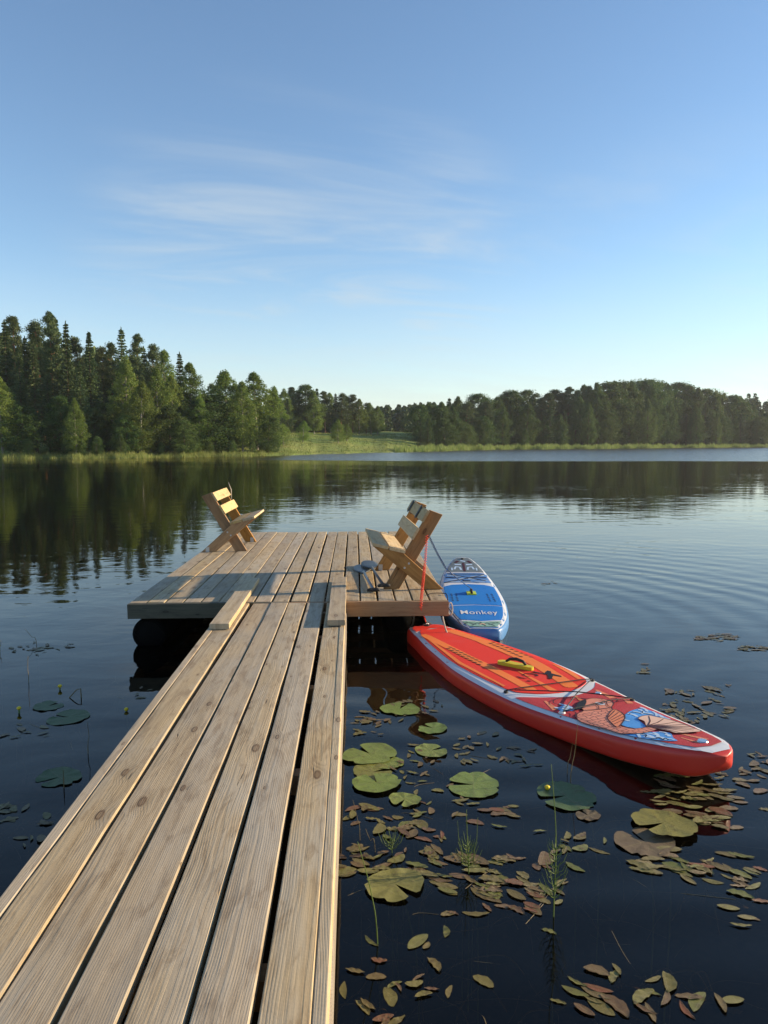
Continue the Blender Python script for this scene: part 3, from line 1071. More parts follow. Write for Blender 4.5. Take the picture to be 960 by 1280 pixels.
# tail patch
tp = [(0.035, -0.10), (0.10, -0.15), (0.22, -0.17), (0.165, 0.0), (0.185, 0.17), (0.09, 0.15), (0.03, 0.09)]
red.patch('tail_print', tp, 0.0042, RED_EVA)
pad_poly = catc([(0.248, -0.150), (0.200, 0.002), (0.226, 0.158), (0.652, 0.272), (1.212, 0.355), (1.531, 0.358), (1.782, 0.340), (1.900, 0.310), (1.985, 0.225), (2.053, 0.069), (2.049, -0.083), (1.986, -0.215), (1.845, -0.300), (1.251, -0.325), (0.75, -0.262)], 3)
pad = red.patch('deck_pad', pad_poly, 0.0065, RED_EVA, thick=0.004)
red.strokes('orange_stripe', [(cat([(0.34, -0.165), (1.024, -0.160), (1.427, -0.150), (1.953, -0.160)]), [0.05] + [0.075] * 17 + [0.06])], 0.0082, ORANGE_EVA, pad)
red.strokes('orange_stripe', [(cat([(0.29, 0.105), (0.802, 0.196), (1.348, 0.215), (1.757, 0.165), (2.010, 0.115)]), [0.10] * 6 + [0.13] * 6 + [0.10] * 12 + [0.06])], 0.0082, ORANGE_EVA, pad)
red.strokes('orange_stripe', [([(1.50, 0.325), (1.731, 0.312), (1.875, 0.275)], [0.012, 0.05, 0.03])], 0.0082, ORANGE_EVA, pad)
red.strokes('orange_stripe', [([(0.47, -0.188), (1.202, -0.292), (1.80, -0.285)], [0.02, 0.035, 0.02])], 0.0082, ORANGE_EVA, pad)
red.strokes('orange_stripe', [([(1.55, -0.012), (1.829, -0.025), (2.03, -0.045)], [0.012, 0.035, 0.05])], 0.0082, ORANGE_EVA, pad)
# rows of black grip dashes
for rows in ([((0.83, -0.185), (1.30, -0.185)), ((0.80, -0.150), (1.25, -0.143))], [((0.83, 0.205), (1.25, 0.212)), ((0.80, 0.250), (1.29, 0.278))]):
    for (a, b) in rows:
        for k in range(9):
            f = k / 8
            s, tt = a[0] + (b[0] - a[0]) * f, a[1] + (b[1] - a[1]) * f
            red.stroke('grip_dash', [(s - 0.018, tt - 0.010), (s, tt), (s + 0.018, tt + 0.010)], [0.004, 0.019, 0.004], 0.0098, INK, pad)
# KOI, brushed lettering across the pad
red.patch('letter_k', [(1.622, 0.066), (1.60, 0.078), (1.680, 0.122), (1.628, 0.184), (1.652, 0.196), (1.700, 0.168), (1.770, 0.196), (1.795, 0.186), (1.742, 0.152), (1.810, 0.088), (1.788, 0.080), (1.712, 0.128)], 0.0100, INK, pad)
ov = [(1.669 + 0.036 * math.cos(a) + 0.012 * math.sin(a), 0.012 + 0.044 * math.sin(a)) for a in np.linspace(0.5, 5.9, 22)]
red.stroke('letter_o', ov, [0.004] + [0.016] * 8 + [0.011] * 8 + [0.007] * 4 + [0.003], 0.0100, INK, pad)
red.strokes('letter_i', [([(1.650, -0.092), (1.690, -0.088), (1.728, -0.060)], [0.004, 0.018, 0.009]), ([(1.768, -0.084), (1.790, -0.062)], [0.016, 0.014])], 0.0100, INK, pad)
# carry handle in a yellow cradle
hp = catc([(1.33, -0.03), (1.36, -0.055), (1.46, 0.0), (1.575, 0.062), (1.58, 0.098), (1.54, 0.105), (1.43, 0.055), (1.345, 0.01)], 3)
cr = red.patch('handle_cradle', hp, 0.032, YELLOW, thick=0.024)
tube_obj('handle', [red.p3(1.385, -0.005, 0.034), red.p3(1.41, 0.01, 0.056), red.p3(1.455, 0.035, 0.064), red.p3(1.50, 0.06, 0.056), red.p3(1.525, 0.072, 0.034)], [0.009, 0.011, 0.013, 0.011, 0.009], BLACK, cr, 8)
# nose panel with the fish artwork
cres = [(1.955, 0.345), (2.06, 0.25), (2.125, 0.128), (2.150, -0.023), (2.085, -0.20), (2.00, -0.335)]
cres = cat(cres, 4)
ss = np.linspace(2.01, 3.265, 26)
np_poly = [(float(s), -max(0.004, red.hw(s) - 0.062)) for s in ss] + [(3.285, 0.0)] + [(float(s), max(0.004, red.hw(s) - 0.055)) for s in ss[::-1][:-1]] + cres[:-1]
panel = red.patch('nose_print', np_poly, 0.0042, MAROON)
for a, b, wa, wb in (((2.16, -0.215), (2.335, -0.255), 0.015, 0.05), ((2.15, 0.02), (2.27, -0.01), 0.01, 0.03), ((2.11, 0.225), (2.30, 0.205), 0.02, 0.05),
                     ((2.36, 0.255), (2.44, 0.225), 0.03, 0.04), ((3.04, 0.03), (3.20, 0.06), 0.02, 0.03), ((3.10, -0.02), (3.22, -0.02), 0.012, 0.02)):
    red.stroke('ray_print', [a, b], [wa, wb], 0.0054, CORAL, panel)
red.patch('wave_print', catc([(2.805, -0.232), (2.90, -0.215), (2.942, -0.08), (3.003, -0.007), (3.085, -0.060), (3.14, -0.085), (3.10, -0.135), (3.055, -0.165), (2.975, -0.198), (2.88, -0.222)], 3), 0.0066, WAVE, panel)
red.patch('wave_print', catc([(2.742, -0.114), (2.657, -0.026), (2.572, 0.098), (2.556, 0.205), (2.626, 0.222), (2.74, 0.205), (2.83, 0.18), (2.751, 0.136), (2.683, 0.129), (2.722, 0.034), (2.842, -0.022), (2.872, -0.072), (2.816, -0.116)], 3), 0.0066, WAVE, panel)
red.patch('wave_print', catc([(2.333, -0.244), (2.279, -0.156), (2.336, -0.142), (2.395, -0.171), (2.391, -0.224)], 3), 0.0066, WAVE, panel)
foam = []
rr_ = random.Random(3)
for (s0, t0) in ((2.60, 0.16), (2.62, 0.12), (2.68, 0.19), (2.58, 0.20), (2.66, 0.155), (2.74, 0.175), (2.64, 0.06), (3.00, -0.10), (3.04, -0.06), (3.06, -0.12), (2.98, -0.15), (3.02, -0.16), (3.10, -0.10),
                 (2.94, -0.18), (2.33, -0.19), (2.36, -0.17), (2.30, -0.17), (2.345, -0.222), (2.63, -0.03), (2.68, -0.06), (2.79, 0.17), (2.99, -0.04), (2.96, -0.12)):
    a = rr_.uniform(-0.6, 0.6)
    l_ = rr_.uniform(0.02, 0.05)
    foam.append((cat([(s0 - l_, t0 - l_ * a), (s0, t0 + 0.012), (s0 + l_, t0 + l_ * a)], 4), [0.004] + [rr_.uniform(0.012, 0.022)] * 7 + [0.003]))
red.strokes('wave_foam', foam, 0.0080, WAVE_PALE, panel)
for pl_, wd_ in [(cat([(2.90, -0.20), (2.93, -0.16), (2.97, -0.14), (3.0, -0.17)]), 0.007), (cat([(3.037, -0.165), (3.050, -0.145), (3.047, -0.120), (3.085, -0.130), (3.073, -0.105), (3.105, -0.112)]), 0.008),
                           (cat([(2.60, 0.18), (2.64, 0.14), (2.70, 0.17)]), 0.005), (cat([(2.62, 0.05), (2.60, 0.10), (2.64, 0.13)]), 0.005)]:
    red.stroke('wave_line', pl_, wd_, 0.0084, INK, panel)
body = catc([(2.557, -0.268), (2.473, -0.207), (2.439, -0.133), (2.357, -0.101), (2.279, -0.008), (2.258, 0.077), (2.313, 0.134), (2.399, 0.126), (2.482, 0.042), (2.596, 0.019), (2.671, -0.069), (2.775, -0.140), (2.825, -0.135),
             (2.856, -0.118), (2.868, -0.069), (2.863, -0.012), (2.851, 0.045), (2.891, 0.034), (2.932, -0.033), (2.944, -0.101), (2.935, -0.160), (2.905, -0.205), (2.870, -0.232), (2.80, -0.240), (2.735, -0.248), (2.641, -0.268)], 3)
# scaled skin
ms_, t, out = new_mat('fish_scale_print')
tc = t.n('ShaderNodeTexCoord')
vo = t.n('ShaderNodeTexVoronoi', voronoi_dimensions='2D', feature='DISTANCE_TO_EDGE')
vo.inputs['Scale'].default_value = 26.0
vo.inputs['Randomness'].default_value = 0.55
t.L.new(tc.outputs['Object'], vo.inputs['Vector'])
nz = t.noise(tc.outputs['Object'], 14.0, 3, 0.6)
c = t.mix(nz, (0.62, 0.19, 0.115), (0.72, 0.32, 0.21))
xx = t.xyz(tc.outputs['Object'])[0]
lines = t.m('MULTIPLY', t.smooth(vo.outputs['Distance'], 0.10, 0.02), t.smooth(xx, 2.44, 2.50))
c = t.mix(lines, c, (0.10, 0.03, 0.03))
principled(t, out, c, 0.6, 0.2)
fb = red.patch('fish_body', body, 0.0094, ms_, panel)
red.strokes('fish_outline', [(body + [body[0]], 0.005)], 0.0104, DKINK, fb)
fin = catc([(2.72, 0.031), (2.693, 0.09), (2.701, 0.133), (2.741, 0.146), (2.819, 0.168), (2.906, 0.172), (3.015, 0.155), (3.085, 0.140), (3.071, 0.076), (3.04, 0.004), (2.993, 0.002), (2.939, -0.012), (2.873, -0.021), (2.852, -0.031), (2.777, 0.023)], 3)
ff = red.patch('fish_tail', fin, 0.0112, PALEFIN, panel)
rays = []
for k in range(9):
    f = k / 8
    e = Vector((2.71, 0.12)).lerp(Vector((3.05, 0.03)), f) + Vector((0.12, 0.10)) * math.sin(f * math.pi)
    rays.append(([(2.855, -0.02), tuple(Vector((2.855, -0.02)).lerp(e, 0.5) + Vector((0.01, 0.004))), tuple(e)], [0.010, 0.007, 0.004]))
red.strokes('fin_rays', rays + [(fin + [fin[0]], 0.005)], 0.0124, DKINK, ff)
pec = [(2.607, -0.094), (2.506, 0.039), (2.633, 0.010), (2.74, -0.100), (2.790, -0.180), (2.699, -0.148)]
pfp = red.patch('fish_fin', catc(pec, 3), 0.0112, CORAL, panel)
red.strokes('fin_rays', [([(2.62, -0.10), (2.53, 0.025)], 0.005), ([(2.645, -0.11), (2.57, 0.02)], 0.005), ([(2.67, -0.12), (2.61, 0.012)], 0.005), ([(2.70, -0.135), (2.65, -0.012)], 0.005), ([(2.735, -0.15), (2.70, -0.06)], 0.005),
                         (catc(pec, 3) + [catc(pec, 3)[0]], 0.006)], 0.0124, DKINK, pfp)
ey = [(2.373 + 0.032 * math.cos(a) - 0.01 * math.sin(a), 0.045 + 0.022 * math.sin(a) + 0.01 * math.cos(a)) for a in np.linspace(0, 2 * math.pi, 14)[:-1]]
eo = red.patch('fish_eye', ey, 0.0118, WHITE_PVC, panel)
red.patch('pupil', [(2.377 + 0.012 * math.cos(a), 0.055 + 0.010 * math.sin(a)) for a in np.linspace(0, 2 * math.pi, 10)[:-1]], 0.0128, INK, eo)
red.strokes('fish_whisker', [(cat([(2.27, 0.02), (2.19, -0.03), (2.165, -0.10), (2.192, -0.17), (2.241, -0.205), (2.285, -0.185)]), [0.012] * 8 + [0.008] * 16 + [0.006] * 7),
                             (cat([(2.40, 0.13), (2.37, 0.18), (2.33, 0.20), (2.32, 0.17)]), 0.008), (cat([(2.31, 0.10), (2.36, 0.10), (2.42, 0.06), (2.47, 0.05)]), 0.007), (cat([(2.34, 0.01), (2.41, 0.0), (2.46, -0.04)]), 0.006),
                             (cat([(2.47, 0.05), (2.46, -0.06), (2.44, -0.13)]), 0.008), (cat([(2.38, -0.24), (2.44, -0.20), (2.52, -0.255)]), 0.008)], 0.0124, DKINK, panel)
red.patch('fish_brow', catc([(2.398, -0.165), (2.299, -0.069), (2.264, 0.013), (2.314, -0.014), (2.401, -0.111)], 3), 0.0122, INK, panel)
# fittings
def disc(board, s, tt, r, h, mat, name, n=16):
    c = board.p3(s, tt, 0.004)
    V, Fc = tube([c, c + Vector((0, 0, h))], [r, r * 0.8], n)
    return link(name, mesh(name, V, Fc), mat, board.e)


disc(red, 3.215, 0.012, 0.030, 0.008, STEEL, 'nose_ring_patch')
disc(red, 2.176, 0.19, 0.022, 0.006, STEEL, 'ring_patch')
disc(red, 2.40, -0.262, 0.022, 0.010, WHITE_PVC, 'bungee_eyelet')
bung = [(1.897, -0.335), (1.923, 0.345), (2.166, 0.03), (2.41, -0.262), (2.394, 0.117), (2.385, 0.285), (2.166, 0.03), (1.897, -0.335)]
bz = [0.012, 0.012, 0.020, 0.012, 0.024, 0.012, 0.027, 0.014]
pts = []
for i in range(len(bung) - 1):
    for k in range(8):
        f = k / 8
        s, tt = bung[i][0] * (1 - f) + bung[i + 1][0] * f, bung[i][1] * (1 - f) + bung[i + 1][1] * f
        pts.append(red.p3(s, tt, bz[i] * (1 - f) + bz[i + 1] * f + 0.006))
tube_obj('bungee_cord', pts, 0.0038, BLACK, red.e, 6)
for s, tt in ((1.897, -0.335), (1.923, 0.345), (2.385, 0.285)):
    disc(red, s, tt, 0.016, 0.012, BLACK, 'bungee_eyelet')
ring = [red.p3(0.045, 0.01, 0.012) + Vector((math.cos(a) * 0.028, math.sin(a) * 0.028, 0.012 * math.cos(a))) for a in np.linspace(0, 2 * math.pi, 17)]
tube_obj('tail_ring', ring, 0.004, STEEL, red.e, 6)
disc(red, 0.065, 0.01, 0.03, 0.005, BLACK, 'ring_patch')

# ---- the blue board
blue = Board('blue_paddleboard', (1.135, 6.60), R(85.6),
             [(0, 0.130), (0.02, 0.150), (0.08, 0.182), (0.3, 0.240), (0.55, 0.285), (1.08, 0.330), (1.5, 0.340), (2.0, 0.332), (2.4, 0.295), (2.75, 0.235), (2.95, 0.175), (3.08, 0.115), (3.15, 0.06), (3.17, 0.004)],
             3.17, 'blue paddleboard with white border moored along the right side of the platform', {'hull': BLUE_HULL}, 0.118, 0.17)
blue.patch('deck_border', blue.outline(0.012, 3.15, 0.018, 60), 0.0022, WHITE_PVC)
sa_ = np.linspace(0.30, 0.88, 14)
low = [(float(s), -(blue.hw(s) - 0.055)) for s in sa_] + [(0.92, 0.0)] + [(float(s), blue.hw(s) - 0.055) for s in sa_[::-1]] + [(0.245, 0.0)]
pb = blue.patch('deck_pad', low, 0.006, BLUE_EVA, thick=0.004)
sa_ = np.linspace(0.915, 1.90, 20)
hi = [(float(s), -(blue.hw(s) - 0.055)) for s in sa_] + [(1.985, -0.18), (2.02, 0.0), (1.985, 0.18)] + [(float(s), blue.hw(s) - 0.055) for s in sa_[::-1]] + [(0.955, 0.0)]
pb2 = blue.patch('deck_pad', hi, 0.006, BLUE_EVA, thick=0.004)
GREENP = plain('sage_print', (0.22, 0.40, 0.32), 0.6, 0.2, var=0.3)
sa_ = np.linspace(0.045, 0.245, 10)
tl = [(float(s), -(blue.hw(s) - 0.05)) for s in sa_] + [(0.215, 0.0)] + [(float(s), blue.hw(s) - 0.05) for s in sa_[::-1]] + [(0.035, 0.0)]
tp_ = blue.patch('tail_print', tl, 0.0042, GREENP)
blue.strokes('print_lines', [([(0.07, -0.10), (0.17, -0.04), (0.10, 0.0), (0.17, 0.05), (0.07, 0.10)], 0.018), ([(0.20, -0.15), (0.10, -0.05)], 0.014), ([(0.20, 0.15), (0.10, 0.06)], 0.014), ([(0.05, -0.02), (0.20, 0.02)], 0.014),
                             ([(0.14, -0.17), (0.21, -0.06)], 0.010), ([(0.14, 0.17), (0.21, 0.06)], 0.010)], 0.0054, plain('dark_green_print', (0.05, 0.09, 0.08), 0.6), tp_)
blue.strokes('print_lines', [([(0.10, -0.02), (0.14, 0.0), (0.10, 0.03)], 0.014)], 0.0062, PALEFIN, tp_)
# nose artwork
GREYP = plain('grey_print', (0.15, 0.18, 0.19), 0.6, 0.2, var=0.3)
VIOLET = plain('violet_blue_print', (0.09, 0.22, 0.48), 0.6, 0.2, var=0.3)
sa_ = np.linspace(2.56, 3.10, 14)
ng = blue.patch('nose_print', [(float(s), -max(0.004, blue.hw(s) - 0.04)) for s in sa_] + [(float(s), max(0.004, blue.hw(s) - 0.04)) for s in sa_[::-1]], 0.0042, GREYP)
sa_ = np.linspace(2.10, 2.52, 10)
nv = blue.patch('nose_print', [(float(s), -(blue.hw(s) - 0.05)) for s in sa_] + [(float(s), blue.hw(s) - 0.05) for s in sa_[::-1]], 0.0042, VIOLET)
blue.strokes('print_lines', [([(2.64, 0.04), (2.74, 0.05), (2.76, 0.10), (2.66, 0.12)], 0.025), ([(2.64, -0.04), (2.74, -0.05), (2.76, -0.10), (2.66, -0.12)], 0.025), ([(2.62, 0.15), (2.72, 0.15)], 0.02), ([(2.62, -0.15), (2.72, -0.15)], 0.02),
                             ([(2.84, 0.03), (2.84, 0.11)], 0.04), ([(2.84, -0.03), (2.84, -0.11)], 0.04), ([(2.95, -0.03), (2.98, 0.03)], 0.03)], 0.0056, WAVE_PALE, ng)
blue.strokes('print_lines', [([(2.90, -0.10), (2.97, -0.06)], 0.04), ([(2.90, 0.10), (2.97, 0.06)], 0.04), ([(2.58, 0.0), (2.90, 0.0)], 0.03)], 0.0056, DKINK, ng)
blue.strokes('print_lines', [([(2.20, 0.26), (2.28, 0.02)], [0.01, 0.03]), ([(2.20, -0.26), (2.28, -0.02)], [0.01, 0.03]), ([(2.42, 0.22), (2.36, 0.05)], [0.03, 0.01]), ([(2.42, -0.22), (2.36, -0.05)], [0.03, 0.01]), ([(2.13, -0.2), (2.13, 0.2)], 0.02)], 0.0056, WAVE_PALE, nv)
blue.strokes('print_lines', [([(2.33, 0.24), (2.32, 0.06)], [0.04, 0.01]), ([(2.33, -0.24), (2.32, -0.06)], [0.04, 0.01]), ([(2.17, -0.04), (2.17, 0.05)], 0.05)], 0.0062, INK, nv)
# grip dashes
for tt in (-0.215, -0.165, 0.165, 0.215):
    for k in range(5):
        s = 1.12 + k * 0.085
        blue.stroke('grip_dash', [(s - 0.02, tt - 0.006), (s, tt), (s + 0.02, tt + 0.006)], [0.006, 0.022, 0.006], 0.0085, INK, pb2)
hc = blue.patch('handle_cradle', [(1.42, -0.05), (1.42, 0.05), (1.58, 0.05), (1.58, -0.05)], 0.018, LIME, thick=0.012)
tube_obj('handle', [blue.p3(1.43, 0.0, 0.02), blue.p3(1.46, 0.0, 0.042), blue.p3(1.5, 0.0, 0.048), blue.p3(1.54, 0.0, 0.042), blue.p3(1.57, 0.0, 0.02)], 0.014, BLACK, hc, 8)
# Monkey lettering, read from the tail
tcv = bpy.data.curves.new('lettering', 'FONT')
tcv.body = 'Monkey'
tcv.align_x = 'CENTER'
tcv.size = 0.155
tcv.space_character = 1.06
tcv.offset = 0.0005
tob = bpy.data.objects.new('lettering_source', tcv)
COL.objects.link(tob)
bpy.context.view_layer.update()
dg = bpy.context.evaluated_depsgraph_get()
tm = bpy.data.meshes.new_from_object(tob.evaluated_get(dg))
bpy.data.objects.remove(tob)
bm = bmesh.new()
bm.from_mesh(tm)
for v_ in bm.verts:
    lx, ly = v_.co.x * 0.68, v_.co.y * 1.5
    v_.co = (0.50 + ly, -lx, 0)
bmesh.ops.triangulate(bm, faces=list(bm.faces))
bm.normal_update()
if sum(f.normal.z for f in bm.faces) < 0:
    bmesh.ops.reverse_faces(bm, faces=list(bm.faces))
for v_ in bm.verts:
    v_.co.z = blue.top(v_.co.x, v_.co.y, 0.0092)
me = bpy.data.meshes.new('lettering')
bm.to_mesh(me)
bm.free()
o = link('lettering', me, WHITE_PVC, pb)
# bungee on the nose
bng = [(2.06, 0.27), (2.42, -0.22), (2.42, 0.22), (2.06, -0.27)]
pts = []
for i in range(3):
    for k in range(8):
        f = k / 8
        s, tt = bng[i][0] * (1 - f) + bng[i + 1][0] * f, bng[i][1] * (1 - f) + bng[i + 1][1] * f
        pts.append(blue.p3(s, tt, 0.014 + 0.006 * i))
tube_obj('bungee_cord', pts, 0.004, BLACK, blue.e, 6)
disc(blue, 3.04, 0.0, 0.024, 0.01, BLACK, 'nose_ring_patch')

# ------------------------------------------------------------------ leashes and ropes
RED_COIL = plain('red_coil_leash', (0.75, 0.05, 0.02), 0.4, 0.4)
BLUE_COIL = plain('blue_coil_leash', (0.02, 0.06, 0.16), 0.4, 0.4)


def coil_path(P, turns, rad, per=10):
    P = [Vector(p) for p in P]
    seg = [(P[i + 1] - P[i]).length for i in range(len(P) - 1)]
    tot = sum(seg)
    out = []
    n = turns * per
    for k in range(n + 1):
        f = k / n * tot
        i = 0
        while i < len(seg) - 1 and f > seg[i]:
            f -= seg[i]
            i += 1
        c = P[i].lerp(P[i + 1], f / seg[i])
        d = (P[i + 1] - P[i]).normalized()
        a = d.cross(Vector((0, 1, 0.1))).normalized()
        b = d.cross(a)
        th = 2 * math.pi * k / per
        out.append(c + (a * math.cos(th) + b * math.sin(th)) * rad)
    return out


MW = Matrix.Translation(red.e.location) @ Matrix.Rotation(R(-68.6), 4, 'Z')
ringw = MW @ red.p3(0.045, 0.01, 0.03)
A = at_y(533.5, 669, 7.005)
A2 = at_y(531, 706, 6.985)
B = at_y(526.5, 750, 6.465)
C_ = at_y(525.8, 760, 6.46)
rl = empty('leash', ringw, 'red coiled leash hanging from the right bench to the red board', 'leash', 'coiled leashes')
rel = [p - ringw for p in (A, A2, B, C_)]
tube_obj('coil', coil_path(rel, 40, 0.0105, 9), 0.0032, RED_COIL, rl, 5)
tube_obj('cord', [rel[-1], (rel[-1] + Vector((0.0, 0, 0))) * 0.5 + Vector((0.004, -0.01, 0)), Vector((0, 0, 0))], 0.0045, RED_COIL, rl, 6)
tube_obj('cuff', [(-0.008, -0.006, 0.04), (0, 0, 0), (0.02, 0.02, -0.012), (0.05, 0.012, -0.016)], [0.009, 0.012, 0.010, 0.006], BLACK, rl, 8)
MB = Matrix.Translation(blue.e.location) @ Matrix.Rotation(R(85.6), 4, 'Z')
hb = MB @ blue.p3(1.5, 0.0, 0.06)
A = at_y(535.5, 669, 7.05)
M1 = at_y(557, 710, 7.55)
bb = empty('leash', hb, 'dark blue coiled leash running from the right bench to the blue board', 'leash', 'coiled leashes')
tube_obj('coil', coil_path([A - hb, (A - hb) * 0.5 + (M1 - hb) * 0.5 + Vector((0, 0, -0.012)), M1 - hb], 26, 0.009, 8), 0.0030, BLUE_COIL, bb, 5)
tube_obj('cord', [M1 - hb, (M1 - hb) * 0.5 + Vector((0, 0, -0.012)), Vector((0, 0, 0))], 0.005, BLUE_COIL, bb, 6)
# mooring cords
p0 = on(535, 744, DZ + 0.006)
pts = [Vector((0, 0, -0.06)), Vector((0.003, 0.0, 0.004)), Vector((0.06, 0.06, 0.006)), Vector((0.14, 0.05, 0.006)), Vector((PX1 + 0.012 - p0.x, 0.0, 0.004)), Vector((PX1 + 0.022 - p0.x, -0.01, -0.06))]
e2 = at_y(576, 780, 6.62)
pts += [Vector((PX1 + 0.03 - p0.x, 0.0, -0.12)), (e2 - p0)]
o = tube_obj('mooring_rope', cat(pts, 5), 0.004, ROPE_DARK, None, 6, p0)
tag(o, 'thin dark mooring cord looped over the front right corner of the platform', 'rope', 'mooring ropes')
p0 = Vector((PX1 - 0.05, PY0 - 0.012, DZ - 0.13))
pts = [Vector((0.0, 0.012, -0.002)), Vector((0.0, -0.005, -0.02)), Vector((0.02, -0.02, -0.10)), Vector((0.05, -0.05, -0.19)), Vector((0.055, -0.06, -0.27))]
o = tube_obj('mooring_rope', cat(pts, 5), 0.007, ROPE, None, 8, p0)
tag(o, 'pale frayed rope hanging below the front right corner of the platform', 'rope', 'mooring ropes')
lp = [Vector((math.cos(a) * 0.02, 0.006 * math.sin(2 * a), math.sin(a) * 0.055)) for a in np.linspace(0, 2 * math.pi, 18)]
o = tube_obj('rope_loop', lp, 0.006, ROPE, None, 6, (PX1 + 0.016, PY0 + 0.02, DZ - 0.07))
tag(o, 'pale knotted rope loop on the platform front right corner', 'rope', 'mooring ropes')


# ------------------------------------------------------------------ trees
def leaf_mat(name, cols, trans=0.30, spec=0.15):
    m, t, out = new_mat(name)
    ge = t.n('ShaderNodeNewGeometry')
    oi = t.n('ShaderNodeObjectInfo')
    c = t.ramp(ge.outputs['Random Per Island'], [(0.0, cols[0]), (0.5, cols[1]), (1.0, cols[2])])
    hs = t.n('ShaderNodeHueSaturation')
    t.put(hs.inputs['Hue'], t.m('ADD', 0.485, t.m('MULTIPLY', oi.outputs['Random'], 0.03)))
    t.put(hs.inputs['Value'], t.m('ADD', 0.78, t.m('MULTIPLY', t.m('FRACT', t.m('MULTIPLY', oi.outputs['Random'], 7.7)), 0.45)))
    t.L.new(c, hs.inputs['Color'])
    b = t.n('ShaderNodeBsdfPrincipled')
    t.L.new(hs.outputs[0], b.inputs['Base Color'])
    b.inputs['Roughness'].default_value = 0.6
    b.inputs['Specular IOR Level'].default_value = spec
    tr = t.n('ShaderNodeBsdfTranslucent')
    t.L.new(hs.outputs[0], tr.inputs[0])
    mx = t.n('ShaderNodeMixShader')
    mx.inputs[0].default_value = trans
    t.L.new(b.outputs[0], mx.inputs[1])
    t.L.new(tr.outputs[0], mx.inputs[2])
    t.L.new(mx.outputs[0], out.inputs[0])
    return m


LEAF_SPRUCE = leaf_mat('spruce_needles', [(0.046, 0.081, 0.029), (0.074, 0.117, 0.041), (0.115, 0.149, 0.053)], 0.12)
LEAF_PINE = leaf_mat('pine_needles', [(0.057, 0.092, 0.036), (0.091, 0.130, 0.048), (0.134, 0.159, 0.060)], 0.15)
LEAF_BIRCH = leaf_mat('birch_leaves', [(0.107, 0.178, 0.035), (0.156, 0.230, 0.048), (0.215, 0.268, 0.062)], 0.34)
LEAF_ALDER = leaf_mat('broadleaf_leaves', [(0.052, 0.097, 0.025), (0.077, 0.131, 0.033), (0.113, 0.159, 0.045)], 0.3)
BARK_PINE = plain('pine_bark', (0.20, 0.105, 0.055), 0.9, 0.1, 0, 8, 0.02, var=0.3)
BARK_SPRUCE = plain('spruce_bark', (0.10, 0.075, 0.055), 0.9, 0.1, 0, 8, 0.02, var=0.3)
BARK_BIRCH = plain('birch_bark', (0.26, 0.24, 0.20), 0.8, 0.2, 0, 8, 0.01, var=0.4)


def rand_quads(C, D, wl, hl, rg):
    """quads centred at C (n,3), long axis near D (n,3), half sizes wl (n,), hl (n,)"""
    n = len(C)
    D = D / (np.linalg.norm(D, axis=1, keepdims=True) + 1e-9)
    rv = rg.normal(size=(n, 3))
    S = np.cross(D, rv)
    S /= (np.linalg.norm(S, axis=1, keepdims=True) + 1e-9)
    a = D * hl[:, None]
    b = S * wl[:, None]
    return np.stack([C - a, C + b * 1.0 - a * 0.1, C + a, C - b * 1.0 - a * 0.1], axis=1)


def spruce(h, Rm, seed, low=0.06, dens=1.0):
    rg = np.random.default_rng(seed)
    Cs, Ds, W_, H_ = [], [], [], []
    z = h * low
    while z < h * 0.985:
        f = (z - h * low) / (h * (1 - low))
        Lb = Rm * (1 - f) ** 0.85 * (0.55 + 0.45 * min(1, (f + 0.12) * 4)) + 0.12
        nb = int(rg.integers(5, 8) * dens) + 1
        a0 = rg.uniform(0, 6.28)
        for k in range(nb):
            a = a0 + k * 6.283 / nb + rg.normal() * 0.25
            L = Lb * rg.uniform(0.55, 1.18)
            dr = rg.uniform(0.18, 0.5) * (1 - f * 1.1)
            m = max(3, int(L / 0.22))
            for q in range(m):
                tt = (q + rg.uniform(0.2, 0.9)) / m
                r = L * tt
                zz = z - dr * L * tt + 0.30 * L * tt * tt * (0.4 + 0.4 * f)
                fan = 0.26 * L * (1 - tt) * tt * 2.2 + 0.05
                for _ in range(5):
                    o = rg.normal() * fan
                    Cs.append((math.cos(a) * r - math.sin(a) * o, math.sin(a) * r + math.cos(a) * o, zz + rg.normal() * 0.05 - abs(o) * 0.15))
                    Ds.append((math.cos(a) - math.sin(a) * o * 1.2 / (fan + .1), math.sin(a) + math.cos(a) * o * 1.2 / (fan + .1), -0.45 + rg.normal() * 0.35))
                    W_.append(rg.uniform(0.04, 0.095))
                    H_.append(rg.uniform(0.11, 0.23))
        z += h * rg.uniform(0.016, 0.026)
    for k in range(14):
        Cs.append((0, 0, h * (0.96 + 0.04 * k / 14)))
        Ds.append((rg.normal() * 0.5, rg.normal() * 0.5, 1))
        W_.append(0.07)
        H_.append(0.22)
    crown = quads_mesh('spruce_crown', rand_quads(np.array(Cs), np.array(Ds), np.array(W_), np.array(H_), rg))
    V, F_ = tube([(0, 0, -1.0), (0, 0, 0), (0.03, 0, h * 0.4), (0, 0.02, h * 0.97)], [h * 0.014, h * 0.0125, h * 0.009, 0.02], 7)
    return mesh('spruce_trunk', V, F_, True), crown


